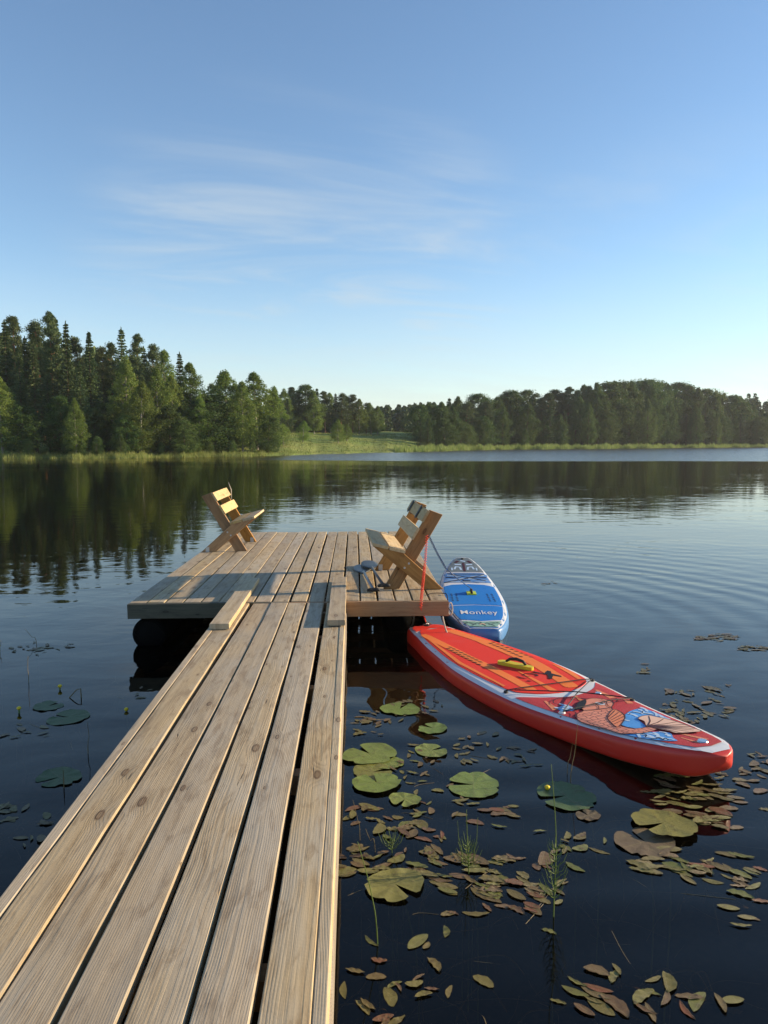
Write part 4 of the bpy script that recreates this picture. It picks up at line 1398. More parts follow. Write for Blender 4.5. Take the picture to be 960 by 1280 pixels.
def clump_tree(h, Rm, seed, kind):
    rg = np.random.default_rng(seed)
    limbs = []
    lean = rg.normal(size=2) * 0.02 * h
    trunk_path = [(0, 0, -1.0), (0, 0, 0), (lean[0] * 0.4, lean[1] * 0.4, h * 0.4), (lean[0], lean[1], h * 0.93)]
    Cs = []
    if kind == 'birch':
        n, z0 = 190, 0.10
    elif kind == 'pine':
        n, z0 = 150, 0.30
    else:
        n, z0 = 170, 0.06
    for i in range(n):
        f = rg.uniform(0, 1)
        if kind == 'birch':
            prof = Rm * (math.sin(math.pi * min(1, (f * 0.90 + 0.12))) ** 0.75) * (1.05 - 0.45 * f)
        elif kind == 'pine':
            prof = Rm * (1.05 - 0.25 * f - 0.62 * f ** 3) * rg.uniform(0.45, 1.1) * (0.6 + 0.4 * min(1, f * 3))
        else:
            prof = Rm * (math.sin(math.pi * (f * 0.84 + 0.14)) ** 0.6)
        r = prof * math.sqrt(rg.uniform(0.10, 1.0)) * rg.uniform(0.75, 1.15)
        a = rg.uniform(0, 6.283)
        z = h * (z0 + (1 - z0) * f * 0.97)
        Cs.append((math.cos(a) * r + lean[0] * f, math.sin(a) * r + lean[1] * f, z))
    Cs.append((lean[0], lean[1], h * 0.97))
    Cs = np.array(Cs)
    C, D, W_, H_ = [], [], [], []
    for c in Cs:
        f = c[2] / h
        if kind == 'birch':
            k, rad, fl, sz = 92, rg.uniform(0.5, 1.0) * Rm / 3.9 * (1.2 - 0.6 * f), 1.25, (0.034, 0.066)
        elif kind == 'pine':
            k, rad, fl, sz = 110, rg.uniform(0.5, 1.0) * Rm / 3.6, 0.7, (0.034, 0.062)
        else:
            k, rad, fl, sz = 100, rg.uniform(0.5, 1.0) * Rm / 3.6 * (1.15 - 0.4 * f), 0.9, (0.038, 0.072)
        p = rg.normal(size=(k, 3))
        p /= np.linalg.norm(p, axis=1, keepdims=True)
        p *= (rg.uniform(0, 1, size=(k, 1)) ** 0.62) * rad * 1.3
        p[:, 2] *= fl
        if kind == 'birch':
            p[:, 2] -= 0.35 * np.linalg.norm(p[:, :2], axis=1)
        C.append(c + p)
        d = rg.normal(size=(k, 3))
        if kind == 'birch':
            d[:, 2] -= 0.9
        if kind == 'pine':
            d = p / (rad + 1e-6) + rg.normal(size=(k, 3)) * 0.5 + np.array([0, 0, 0.5])
        D.append(d)
        W_.append(rg.uniform(sz[0], sz[1], size=k))
        H_.append(rg.uniform(sz[0], sz[1], size=k) * (2.2 if kind == 'pine' else 1.6))
    C, D, W_, H_ = map(np.concatenate, (C, D, W_, H_))
    crown = quads_mesh(kind + '_crown', rand_quads(C, D, W_, H_, rg))
    parts = [tube(trunk_path, [h * 0.013, h * 0.0115, h * 0.008, 0.02], 7)]
    for c in Cs[::8]:
        zb = max(h * 0.1, c[2] - np.hypot(c[0], c[1]) * (0.9 if kind != 'pine' else 0.25) - 0.3)
        fb = zb / h
        b0 = Vector((lean[0] * fb, lean[1] * fb, zb))
        mid = b0.lerp(Vector(c), 0.55) + Vector((0, 0, -0.1))
        parts.append(tube([b0, mid, Vector(c)], [h * 0.0045, h * 0.003, 0.012], 5))
    V, F_ = join(parts)
    return mesh(kind + '_trunk', V, F_, True), crown


TREES = {
    'spruce': [spruce(15, r_, 100 + i, lw) for i, (r_, lw) in enumerate(((2.3, 0.05), (1.9, 0.10), (2.6, 0.08), (1.7, 0.16), (2.2, 0.22)))],
    'pine': [clump_tree(15, r_, 200 + i, 'pine') for i, r_ in enumerate((2.2, 1.9, 2.5, 2.0))],
    'birch': [clump_tree(13, r_, 300 + i, 'birch') for i, r_ in enumerate((2.3, 2.7, 2.0, 2.5))],
    'broadleaf': [clump_tree(9, r_, 400 + i, 'broadleaf') for i, r_ in enumerate((2.6, 3.0, 2.4))],
}
TREES['aspen'] = [(a.copy(), b.copy()) for a, b in TREES['birch']]
H0 = {'aspen': 13, 'spruce': 15, 'pine': 15, 'birch': 13, 'broadleaf': 9}
LM = {'aspen': (BARK_SPRUCE, LEAF_ALDER), 'spruce': (BARK_SPRUCE, LEAF_SPRUCE), 'pine': (BARK_PINE, LEAF_PINE), 'birch': (BARK_BIRCH, LEAF_BIRCH), 'broadleaf': (BARK_SPRUCE, LEAF_ALDER)}
for kd_, lst in TREES.items():
    for tk, crn in lst:
        tk.materials.append(LM[kd_][0])
        crn.materials.append(LM[kd_][1])
treelist = []


def tree(kind, px, top, d, group, wide=1.0, extra=1.0):
    """tree standing d metres behind the shoreline in picture column px, its tip at picture row top"""
    a = pol(px)
    b = land(a, d)
    rr2 = math.hypot(b.x, b.y)
    fwd = rr2 * math.cos(R(a - 2.2))
    ztop = CAM_H + (552 - top) / 960.0 * fwd * 1.008
    hh = max(1.2, ztop - b.z)
    treelist.append(dict(kind=kind, px=px, hh=hh, loc=b, group=group, wide=wide * extra))


G1 = 'trees on the left shore'
for args in (('pine', -14, 404, 20), ('pine', 3, 402, 22), ('spruce', 14, 404, 14), ('pine', 26, 399, 20), ('spruce', 38, 424, 18), ('spruce', 48, 432, 7), ('pine', 58, 405, 16), ('pine', 71, 394, 12), ('spruce', 77, 402, 20),
             ('spruce', 89, 406, 10), ('pine', 98, 424, 16), ('spruce', 117, 419, 12), ('pine', 132, 436, 22), ('pine', 145, 431, 18), ('spruce', 157, 413, 15), ('pine', 173, 419, 16), ('spruce', 184, 436, 20),
             ('pine', 196, 433, 15), ('birch', 208, 440, 18), ('spruce', 228, 443, 12), ('birch', 242, 455, 9, 1.25), ('birch', 160, 447, 9), ('birch', 218, 470, 7), ('pine', 268, 480, 24), ('spruce', 276, 484, 22),
             ('birch', 287, 464, 8, 1.35), ('birch', 322, 467, 9, 1.5), ('birch', 342, 484, 10, 1.3), ('birch', 304, 478, 7, 1.2), ('spruce', 104, 455, 6), ('birch', 97, 498, 3.4), ('birch', 5, 470, 4), ('broadleaf', 28, 508, 4.5),
             ('broadleaf', 80, 497, 5.5), ('spruce', 64, 470, 9), ('broadleaf', 137, 505, 9), ('birch', 176, 478, 6), ('birch', 190, 497, 5), ('broadleaf', 214, 508, 3.2, 1.3), ('broadleaf', 232, 526, 3.0),
             ('birch', 250, 492, 5), ('broadleaf', 262, 498, 6, 1.3), ('broadleaf', 120, 512, 8), ('spruce', 128, 470, 20), ('pine', 108, 450, 24), ('spruce', 150, 470, 26), ('spruce', 30, 440, 9), ('pine', 50, 420, 26), ('spruce', -8, 440, 10),
             ('birch', 200, 462, 7, 1.1), ('spruce', 240, 488, 22), ('broadleaf', 335, 520, 4.5), ('broadleaf', 270, 522, 5), ('broadleaf', 160, 520, 5.5), ('spruce', 298, 492, 24), ('birch', 306, 480, 14)):
    tree(*args[:4], G1, 1.3 if args[0] in ('birch', 'broadleaf') else 1.0, *args[4:])
G2 = 'trees behind the meadow'
for args in (('spruce', 346, 486, 62), ('birch', 356, 487, 60), ('pine', 366, 485, 64), ('spruce', 374, 492, 58), ('broadleaf', 382, 483, 58), ('birch', 393, 489, 52), ('spruce', 397, 487, 66), ('pine', 407, 490, 60), ('birch', 414, 492, 64), ('spruce', 420, 493, 58),
             ('pine', 426, 492, 57), ('birch', 434, 496, 60), ('pine', 441, 494, 56), ('birch', 449, 499, 54), ('pine', 458, 504, 58), ('birch', 464, 504, 55), ('birch', 472, 508, 54), ('spruce', 360, 500, 54), ('spruce', 386, 505, 70), ('spruce', 350, 500, 50), ('broadleaf', 412, 515, 66),
             ('birch', 379, 526, 22), ('birch', 423, 524, 20), ('birch', 434, 530, 24), ('birch', 355, 530, 16)):
    tree(*args, G2, 1.5)
rt = random.Random(5)
G3 = 'forest trees across the lake'
sky3 = [(527, 507), (536, 503), (545, 508), (553, 503), (561, 499), (570, 496), (580, 503), (589, 500), (598, 494), (607, 502), (617, 497), (627, 493), (636, 490), (645, 494), (656, 489), (665, 495), (675, 498), (683, 492), (692, 488), (701, 492),
        (708, 484), (717, 488), (727, 482), (737, 483), (746, 479), (757, 480), (766, 477), (776, 479), (785, 477), (795, 479), (804, 477), (814, 480), (823, 480), (833, 482), (842, 480), (852, 483), (861, 485), (871, 485), (880, 488), (889, 491), (899, 492), (908, 496), (918, 499), (928, 503), (938, 507), (948, 512), (958, 516)]
for i, (px, top) in enumerate(sky3):
    k = 'pine' if rt.random() < (0.45 if px < 710 else 0.0) else rt.choice(('aspen', 'broadleaf', 'broadleaf', 'spruce' if px < 710 else 'aspen'))
    tree(k, px, top, rt.uniform(16, 26), G3, 1.75)
for i in range(44):
    px = 526 + i * 10 + rt.uniform(-3, 3)
    bt = np.interp(px, [p for p, _ in sky3], [q for _, q in sky3])
    tree(rt.choice(('broadleaf', 'aspen', 'aspen', 'spruce')), px, bt + rt.uniform(10, 34), rt.uniform(6.5, 13), G3, 1.55)
for px, top in ((862, 522), (893, 515), (915, 520), (944, 520), (655, 535), (700, 528)):
    tree('aspen', px, top, 5.5, G3)

ONES = ['', 'first', 'second', 'third', 'fourth', 'fifth', 'sixth', 'seventh', 'eighth', 'ninth', 'tenth', 'eleventh', 'twelfth', 'thirteenth', 'fourteenth', 'fifteenth', 'sixteenth', 'seventeenth', 'eighteenth', 'nineteenth']
TENS = {2: ('twenty', 'twentieth'), 3: ('thirty', 'thirtieth'), 4: ('forty', 'fortieth'), 5: ('fifty', 'fiftieth'), 6: ('sixty', 'sixtieth'), 7: ('seventy', 'seventieth'), 8: ('eighty', 'eightieth')}
ORD = [ONES[q] if q < 20 else (TENS[q // 10][1] if q % 10 == 0 else TENS[q // 10][0] + '-' + ONES[q % 10]) for q in range(1, 90)]
LOOK = {'aspen': 'leafy green aspen', 'spruce': 'dark pointed spruce', 'pine': 'tall dark pine', 'birch': 'light green birch', 'broadleaf': 'bushy broadleaf tree'}
WHERE = {G1: 'on the left shore', G2: 'behind or on the meadow', G3: 'in the far right forest'}
cnt = {}
for T in sorted(treelist, key=lambda q: q['px']):
    key = (T['group'], T['kind'])
    i = cnt.get(key, 0)
    cnt[key] = i + 1
    size = 'small ' if T['hh'] < 6 else ''
    lab = '%s%s %s, %s such from the left' % (size, LOOK[T['kind']], WHERE[T['group']], ORD[i])
    e = empty({'broadleaf': 'broadleaf_tree'}.get(T['kind'], T['kind'] + '_tree'), T['loc'], lab, 'tree', T['group'], rt.uniform(0, 6.28))
    s = T['hh'] / H0[T['kind']]
    sw = s ** 0.75 * T['wide'] * rt.uniform(0.9, 1.12)
    e.scale = (sw, sw, s)
    tk, crn = rt.choice(TREES[T['kind']])
    link('trunk', tk, None, e)
    link('crown', crn, None, e)


# far woods on the skyline that read as one mass
def mass_wood(name, spots, label):
    V = []
    rg = np.random.default_rng(5)
    for (a, r, z, h, rad) in spots:
        x0, y0 = math.sin(R(a)) * r, math.cos(R(a)) * r
        n = 420
        f = rg.uniform(0, 1, n)
        ang = rg.uniform(0, 6.283, n)
        pr = rad * (1 - f) ** 0.7 * np.sqrt(rg.uniform(0.1, 1, n)) + 0.2
        C = np.stack([x0 + np.cos(ang) * pr, y0 + np.sin(ang) * pr, z + f * h], axis=1)
        D = rg.normal(size=(n, 3)) + np.array([0, 0, -0.4])
        V.append(rand_quads(C, D, rg.uniform(0.18, 0.38, n), rg.uniform(0.3, 0.6, n), rg))
    o = link(name, quads_mesh(name, np.concatenate(V)), LEAF_SPRUCE)
    return tag(o, label, 'wood', kind='stuff')


sp_ = []
for i in range(70):
    px = rt.uniform(470, 545)
    a = pol(px)
    r = shoreR(a) + rt.uniform(95, 150)
    ztop = CAM_H + (552 - (512 - (px - 470) * 0.07 + rt.uniform(-4, 6))) / 960 * r
    zb = gz(a, r - shoreR(a))
    sp_.append((a, r, zb, ztop - zb, 2.4))
mass_wood('distant_wood', sp_, 'distant dark wood behind the gap between meadow and forest')
sp_ = []
for i in range(60):
    px = rt.uniform(905, 1010)
    a = pol(px)
    r = shoreR(a) + rt.uniform(60, 120)
    ztop = CAM_H + (552 - (501 + rt.uniform(-3, 8))) / 960 * r
    zb = gz(a, r - shoreR(a))
    sp_.append((a, r, zb, ztop - zb, 3.2))
mass_wood('distant_wood', sp_, 'distant hazy wood beyond the right end of the forest')
sp_ = []
for i in range(330):
    px = rt.choice((rt.uniform(-60, 330), rt.uniform(335, 470), rt.uniform(520, 980), rt.uniform(520, 980)))
    a = pol(px)
    if px < 332:
        r = shoreR(a) + rt.uniform(26, 45)
        top = np.interp(px, [-60, 90, 200, 260, 330], [425, 435, 465, 500, 500]) + rt.uniform(0, 25)
    elif px < 480:
        r = shoreR(a) + rt.uniform(68, 85)
        top = np.interp(px, [335, 470], [500, 515]) + rt.uniform(0, 10)
    else:
        r = shoreR(a) + rt.uniform(28, 50)
        top = np.interp(px, [p for p, _ in sky3], [q for _, q in sky3]) + rt.uniform(6, 25)
    ztop = CAM_H + (552 - top) / 960 * r
    zb = gz(a, r - shoreR(a))
    sp_.append((a, r, zb, ztop - zb, 2.0))
mass_wood('inner_wood', sp_, 'shadowy depth of the woods behind the shore trees')

# shrubs along the left waterside
for i, (px, top, d) in enumerate(((36, 548, 3.0), (82, 551, 2.6), (103, 550, 2.4), (122, 546, 3.0), (152, 545, 3.2), (203, 553, 2.2), (246, 545, 3.0), (262, 552, 2.6), (292, 550, 3.2), (345, 548, 3.4), (316, 552, 3.0))):
    a = pol(px)
    b = land(a, d)
    ztop = CAM_H + (552 - top) / 960 * math.hypot(b.x, b.y)
    e = empty('shrub', b, 'small leafy shrub at the left waterside, %s from the left' % ORD[i], 'shrub', 'shrubs on the left shore', rt.uniform(0, 6))
    s = max(1.0, ztop - b.z) / 9
    e.scale = (s * 1.1, s * 1.1, s)
    tk, crn = rt.choice(TREES['broadleaf'])
    link('trunk', tk, None, e)
    link('crown', crn, None, e)

# reeds and long grass at the water's edge
REED = leaf_mat('reed_blades', [(0.126, 0.191, 0.040), (0.194, 0.242, 0.064), (0.281, 0.292, 0.105)], 0.35)


def blades(name, n, a0, a1, d0, d1, h0, h1, wd, label, seed, zr=0.0):
    rg = np.random.default_rng(seed)
    V = np.zeros((n, 4, 3))
    aa = rg.uniform(a0, a1, n)
    dd = rg.uniform(d0, d1, n) + 0.5 * np.sin(aa * 9)
    for i in range(n):
        a, d = aa[i], dd[i]
        b = land(a, d)
        hh = rg.uniform(h0, h1) * (0.82 + 0.12 * math.sin(a * 5 + 2 * math.sin(a * 2)) + 0.14 * math.sin(a * 23 + 3 * math.sin(a * 7)))
        lx, ly = rg.normal(size=2) * 0.12 * hh
        wx = wd * rg.uniform(0.5, 1.2)
        an = rg.uniform(0, 3.14)
        cx, cy = math.cos(an) * wx, math.sin(an) * wx
        z0 = max(b.z, -0.3) - 0.05
        V[i, 0] = (b.x - cx, b.y - cy, z0)
        V[i, 1] = (b.x + cx, b.y + cy, z0)
        V[i, 2] = (b.x + lx + cx * 0.15, b.y + ly + cy * 0.15, z0 + hh)
        V[i, 3] = (b.x + lx - cx * 0.15, b.y + ly - cy * 0.15, z0 + hh)
    o = link(name, quads_mesh(name, V), REED)
    return tag(o, label, 'reeds', kind='stuff')


blades('reeds', 17000, -28, -6.5, -0.8, 5.5, 0.12, 0.62, 0.03, 'pale green reed belt along the left shore', 1)
blades('reeds', 28000, 3, 31, -1.0, 6.0, 0.4, 1.25, 0.05, 'pale green reed belt below the forest across the lake', 2)
blades('meadow_grass', 22000, -8, 7, 0, 56, 0.08, 0.3, 0.06, 'long meadow grass between the two woods', 3)


# ------------------------------------------------------------------ water plants
def leaf_floor_mat(name, stops, rough=0.38):
    m, t, out = new_mat(name)
    oi = t.n('ShaderNodeObjectInfo')
    tc = t.n('ShaderNodeTexCoord')
    x, y, z = t.xyz(tc.outputs['Object'])
    c = t.ramp(oi.outputs['Random'], stops)
    off = t.m('MULTIPLY', oi.outputs['Random'], 31.0)
    n1 = t.noise(t.cxyz(t.m('ADD', t.m('MULTIPLY', x, 1.0), off), y, z), 28.0, 4, 0.6)
    c = t.mix(t.smooth(n1, 0.50, 0.75, 0.0, 0.55), c, (0.055, 0.032, 0.018))
    c = t.mix(t.smooth(n1, 0.42, 0.28, 0.0, 0.35), c, (0.20, 0.19, 0.07))
    vein = t.smooth(t.m('ABSOLUTE', t.m('SINE', t.m('MULTIPLY', t.m('ADD', t.m('ABSOLUTE', x), t.m('MULTIPLY', y, 0.12)), 900.0))), 0.25, 0.0)
    mid = t.smooth(t.m('ABSOLUTE', x), 0.0016, 0.0006)
    c = t.mix(t.m('MULTIPLY', vein, 0.22), c, (0.05, 0.045, 0.02))
    c = t.mix(t.m('MULTIPLY', mid, 0.6), c, (0.20, 0.17, 0.075))
    hgt = t.m('ADD', t.m('MULTIPLY', n1, 0.004), t.m('MULTIPLY', vein, -0.0006))
    principled(t, out, c, rough, 0.22, t.bump(hgt, 0.9, 1.0))
    return m


PW = leaf_floor_mat('pondweed_leaf', [(0.0, (0.125, 0.135, 0.028)), (0.22, (0.17, 0.155, 0.042)), (0.5, (0.145, 0.115, 0.036)), (0.74, (0.150, 0.100, 0.044)), (0.92, (0.125, 0.070, 0.036)), (1.0, (0.19, 0.075, 0.032))])
PW_FAR = leaf_floor_mat('pondweed_leaf_brown', [(0.0, (0.125, 0.115, 0.036)), (0.5, (0.140, 0.110, 0.046)), (1.0, (0.14, 0.092, 0.048))])
STEM = plain('pondweed_stem', (0.16, 0.12, 0.05), 0.6, 0.3, var=0.3)
STEM_GREEN = plain('green_stem', (0.10, 0.15, 0.03), 0.6, 0.3, var=0.3)

LEAFM = []
for i in range(9):
    rg = np.random.default_rng(700 + i)
    V, Fc = [], []
    N = 9
    asp = (0.13, 0.20, 0.16, 0.25, 0.18, 0.12, 0.22, 0.15, 0.27)[i]
    wav = rg.uniform(0.0, 0.03)
    bend = rg.uniform(-0.13, 0.13)
    ph = rg.uniform(0, 6)
    for k in range(N):
        f = k / (N - 1)
        w_ = asp * (math.sin(math.pi * min(1, max(0.0, f * 0.97 + 0.015))) ** (0.72, 0.6, 0.85, 0.58, 0.7, 0.9, 0.62, 0.75, 0.55)[i])
        ox = bend * math.sin(f * math.pi)
        for q in (-1, -0.5, 0, 0.5, 1):
            zz = 0.010 * abs(q) * math.sin(f * math.pi) + wav * math.sin(f * 17 + ph + (2 if q > 0 else 0)) * abs(q) + 0.03 * (f - 0.5) ** 2
            V.append((ox + q * w_, f - 0.5, zz))
    for k in range(N - 1):
        for q in range(4):
            Fc.append((k * 5 + q, k * 5 + q + 1, (k + 1) * 5 + q + 1, (k + 1) * 5 + q))
    LEAFM.append((V, Fc))
# real-size meshes, so that grain in the material keeps its scale
LEAFD = {}
for mt_, tagm in ((PW, 'a'), (PW_FAR, 'b')):
    for i, (V, Fc) in enumerate(LEAFM):
        for si, sz in enumerate((0.070, 0.090, 0.112)):
            me = mesh('pondweed_leaf', [(a * sz, b * sz, c * sz) for a, b, c in V], Fc, True)
            me.materials.append(mt_)
            LEAFD[(tagm, i, si)] = me

rp = random.Random(21)


def pondweed(px, py, rx, ry, n, label, far=False, big=1, align=None, stems=2):
    c = on(px, py, 0.0)
    e = empty('pondweed', (c.x, c.y, 0.0), label, 'water plant', 'floating pondweed')
    if n >= 4:
        n = int(n * (1.45 if py > 1150 else 2.0))
        rx, ry = rx * 1.3, ry * 1.3
    for k in range(n):
        if n == 1:
            p = c
        else:
            rad, a = math.sqrt(rp.random()), rp.uniform(0, 6.283)
            p = on(px + math.cos(a) * rad * rx, py + math.sin(a) * rad * ry, 0.0)
        an = align + rp.gauss(0, 0.35) if align is not None else rp.uniform(0, 6.283)
        si = min(2, max(0, big + rp.choice((-1, 0, 0, 1))))
        o = link('leaf', LEAFD[('b' if far else 'a', rp.randrange(9), si)], None, e, (p.x - c.x, p.y - c.y, (-rp.uniform(0.004, 0.014) if n > 3 and rp.random() < 0.3 else 0.0012 + rp.uniform(0.0, 0.002) + 0.0009 * (k % 5))), (rp.gauss(0, 0.02), rp.gauss(0, 0.03), an))
        q_ = rp.uniform(0.58, 1.02)
        o.scale = (q_ * rp.uniform(0.85, 1.1), q_, 1)
    for k in range(stems):
        a = rp.uniform(0, 6.283)
        L = rp.uniform(0.15, 0.42)
        d = Vector((math.cos(a), math.sin(a), 0))
        q = Vector((-d.y, d.x, 0)) * rp.uniform(-0.08, 0.08)
        tube_obj('stem', cat([Vector((0, 0, -0.002)), d * L * 0.4 + q + Vector((0, 0, -0.008)), d * L * 0.8 + q * 0.4 + Vector((0, 0, -0.03)), d * L + Vector((0, 0, -0.12))], 4), 0.0022, STEM, e, 5)
    return e


for a in (
    (470, 905, 26, 13, 18, 'brown-green pondweed mat just right of the walkway, beyond the lily pad cluster', True, 0, None, 2),
    (517, 884, 30, 9, 12, 'olive pondweed around the small bright lily pad beneath the red board tail', True, 0, None, 1),
    (517, 958, 22, 22, 12, 'reddish pondweed between the lily pad cluster and the large single pad', False, 0, None, 3),
    (598, 935, 38, 16, 16, 'brown pondweed drift floating alongside the red board, middle of its length', True, 0, None, 2),
    (655, 947, 22, 9, 7, 'few brown pondweed leaves close under the red board side', True, 0, None, 1),
    (459, 1018, 22, 12, 8, 'star of pale pondweed leaves beside the walkway edge below the pads', False, 1, None, 2),
    (518, 1026, 26, 13, 9, 'yellowish pondweed rosette right of the pale star of leaves', False, 1, None, 2),
    (498, 1056, 48, 18, 20, 'dense red and green pondweed patch above the speckled lily pad', False, 1, None, 3),
    (449, 1080, 24, 14, 10, 'green pondweed leaves pressed against the walkway side', False, 2, 1.5, 1),
    (600, 1092, 52, 20, 26, 'dense olive pondweed raft in the middle of the near water', False, 2, 0.9, 3),
    (635, 1122, 34, 20, 15, 'lower right edge of the olive pondweed raft', False, 1, 0.9, 2),
    (556, 1085, 30, 24, 12, 'pondweed with reddish leaves below the sunken brown lily pad', False, 2, 0.7, 2),
    (618, 1018, 36, 13, 10, 'loose pondweed below the large single lily pad', False, 1, 1.4, 2),
    (545, 1003, 26, 24, 9, 'pink-brown pondweed strung between two rosettes', False, 0, None, 2),
    (580, 1143, 22, 3, 3, 'orange-brown pondweed leaves lying end to end on dark water', False, 1, 1.3, 2),
    (466, 1203, 30, 26, 6, 'loose ring of pondweed leaves low down near the walkway foot', False, 1, None, 2),
    (522, 1184, 16, 8, 3, 'long pale pondweed leaves lying together on open dark water', False, 1, -0.9, 2),
    (556, 1165, 3, 3, 1, 'single upright-pointing pondweed leaf on open dark water', False, 1, 0.2, 1),
    (535, 1228, 34, 18, 7, 'loose pondweed leaves near the bottom edge, left of the lone narrow leaf', False, 1, None, 2),
    (482, 1262, 30, 16, 6, 'large pondweed leaves at the bottom edge beside the walkway', False, 2, None, 3),
    (431, 1238, 2, 2, 1, 'broad green pondweed leaf touching the walkway near the bottom', False, 2, -0.3, 0),
    (604, 1228, 2, 2, 1, 'lone narrow pondweed leaf left of the tall stem reflection', False, 1, 0.8, 1),
    (686, 1165, 2, 2, 1, 'lone pale pondweed leaf at the foot of the tall stem', False, 2, 1.2, 1),
    (731, 1055, 26, 10, 6, 'flower-like pondweed rosette under the green lily pad', False, 1, None, 2),
    (688, 1082, 28, 38, 12, 'pondweed gathered round the base of the tall stem', False, 1, None, 3),
    (862, 998, 44, 26, 44, 'thick brown pondweed mat in the shade under the red board nose', False, 2, 1.2, 2),
    (838, 1078, 40, 14, 14, 'pondweed beneath the pair of large lily pads', False, 2, 1.3, 2),
    (905, 1090, 40, 18, 13, 'trailing pondweed right of the large lily pads', False, 2, 0.9, 4),
    (925, 1000, 32, 34, 17, 'pale pondweed right of the red board nose', True, 2, 1.3, 3),
    (942, 957, 18, 12, 8, 'brown pondweed at the right edge level with the board nose', True, 1, None, 1),
    (868, 888, 36, 12, 34, 'straw-brown pondweed mat beyond the red board nose', True, 1, None, 2),
    (900, 862, 18, 7, 10, 'small straw-brown pondweed patch farthest right beyond the nose', True, 1, None, 1),
    (850, 868, 14, 6, 8, 'small pondweed patch just behind the red board bow rail', True, 1, None, 1),
    (801, 836, 10, 5, 4, 'few dark pondweed leaves on open water beyond the red board middle', True, 1, None, 0),
    (728, 1238, 34, 24, 10, 'pondweed bunch at the bottom edge right of the tall stem', False, 2, 0.8, 4),
    (800, 1236, 36, 26, 9, 'speckled oval pondweed leaves at the bottom edge, mid right', False, 2, None, 3),
    (882, 1250, 36, 14, 5, 'pondweed leaves at the bottom edge, far right', False, 2, None, 2),
    (935, 1135, 22, 24, 4, 'few scattered pondweed leaves at the right edge', False, 1, 1.2, 3),
    (830, 1020, 8, 5, 3, 'three pondweed leaves on the upper rim of the yellow-green pads', False, 1, None, 1),
    (44, 811, 26, 6, 9, 'dark pondweed far out left of the platform pontoon', True, 1, None, 1),
    (88, 805, 8, 4, 3, 'few dark leaves right of the far left pondweed', True, 0, None, 0),
    (178, 866, 10, 6, 4, 'dark pondweed below the pontoon reflection', True, 0, None, 1),
    (32, 915, 24, 12, 8, 'murky pondweed around the left lily pads', True, 1, None, 3),
    (26, 1030, 26, 22, 9, 'murky pondweed at the left edge beside the walkway', True, 1, None, 5),
    (896, 797, 20, 3.5, 20, 'ragged pale pondweed patch far out right of the boards', True, 2, 1.4, 0),
    (944, 811, 17, 2.5, 13, 'ragged pale pondweed patch at the right edge far out', True, 2, 1.4, 0),
    (678, 728, 14, 2.5, 5, 'faint pale leaves floating far right of the blue board', True, 1, None, 0),
):
    pondweed(*a)

# lily pads
PADG = leaf_floor_mat('lily_pad_green', [(0.0, (0.115, 0.175, 0.034)), (0.5, (0.145, 0.205, 0.042)), (1.0, (0.18, 0.215, 0.05))], 0.42)
PADY = leaf_floor_mat('lily_pad_yellowing', [(0.0, (0.16, 0.175, 0.035)), (1.0, (0.20, 0.18, 0.05))], 0.45)
PADB = leaf_floor_mat('lily_pad_brown', [(0.0, (0.10, 0.075, 0.040)), (1.0, (0.12, 0.085, 0.045))], 0.5)
PADD = leaf_floor_mat('lily_pad_dark_green', [(0.0, (0.050, 0.095, 0.035)), (1.0, (0.07, 0.115, 0.040))], 0.45)  # pads of a deeper green tone
for m_ in (PADG, PADY, PADB, PADD):
    pass


def lily(px, py, rpx, mat, label, rz, z=0.004, notch=0.35, long=1.15, tilt=(0, 0), curl=0.004):
    c = on(px, py, 0.0)
    mpp = (on(px + 1, py, 0.0) - c).length
    r = rpx * mpp
    rg = np.random.default_rng(int(px * 7 + py))
    NA, NR = 40, 7
    V, Fc = [], []
    ph = rg.uniform(0, 6, 3)
    for i in range(NA):
        a = notch / 2 + (2 * math.pi - notch) * i / (NA - 1)
        edge_ = 1 + 0.035 * math.sin(3 * a + ph[0]) + 0.02 * math.sin(7 * a + ph[1]) + rg.normal() * 0.008
        if rg.random() < 0.05:
            edge_ *= rg.uniform(0.86, 0.95)
        if i in (0, NA - 1):
            edge_ *= 0.93
        for k in range(NR):
            f = k / (NR - 1)
            zz = 0.0018 * math.sin(7 * a + ph[2]) * f * f + curl * f**5 * (0.5 + 0.5 * math.sin(2 * a + ph[1])) + 0.0007 * math.sin(9 * a) * f
            V.append((math.cos(a) * r * f * edge_, math.sin(a) * r * f * edge_ * long, zz))
    for i in range(NA - 1):
        for k in range(NR - 1):
            Fc.append((i * NR + k, i * NR + k + 1, (i + 1) * NR + k + 1, (i + 1) * NR + k))
    e = empty('lily_pad', (c.x, c.y, 0), label, 'lily pad', 'lily pads', 0)
    o = link('pad', mesh('pad', V, Fc, True), mat, e, (0, 0, z), (tilt[0], tilt[1], rz))
    tube_obj('stem', cat([Vector((0, 0, z - 0.004)), Vector((0.04, 0.05, -0.10)), Vector((0.10, 0.12, -0.45)), Vector((0.12, 0.2, -1.2))], 4), 0.004, STEM_GREEN, e, 6)
    return e


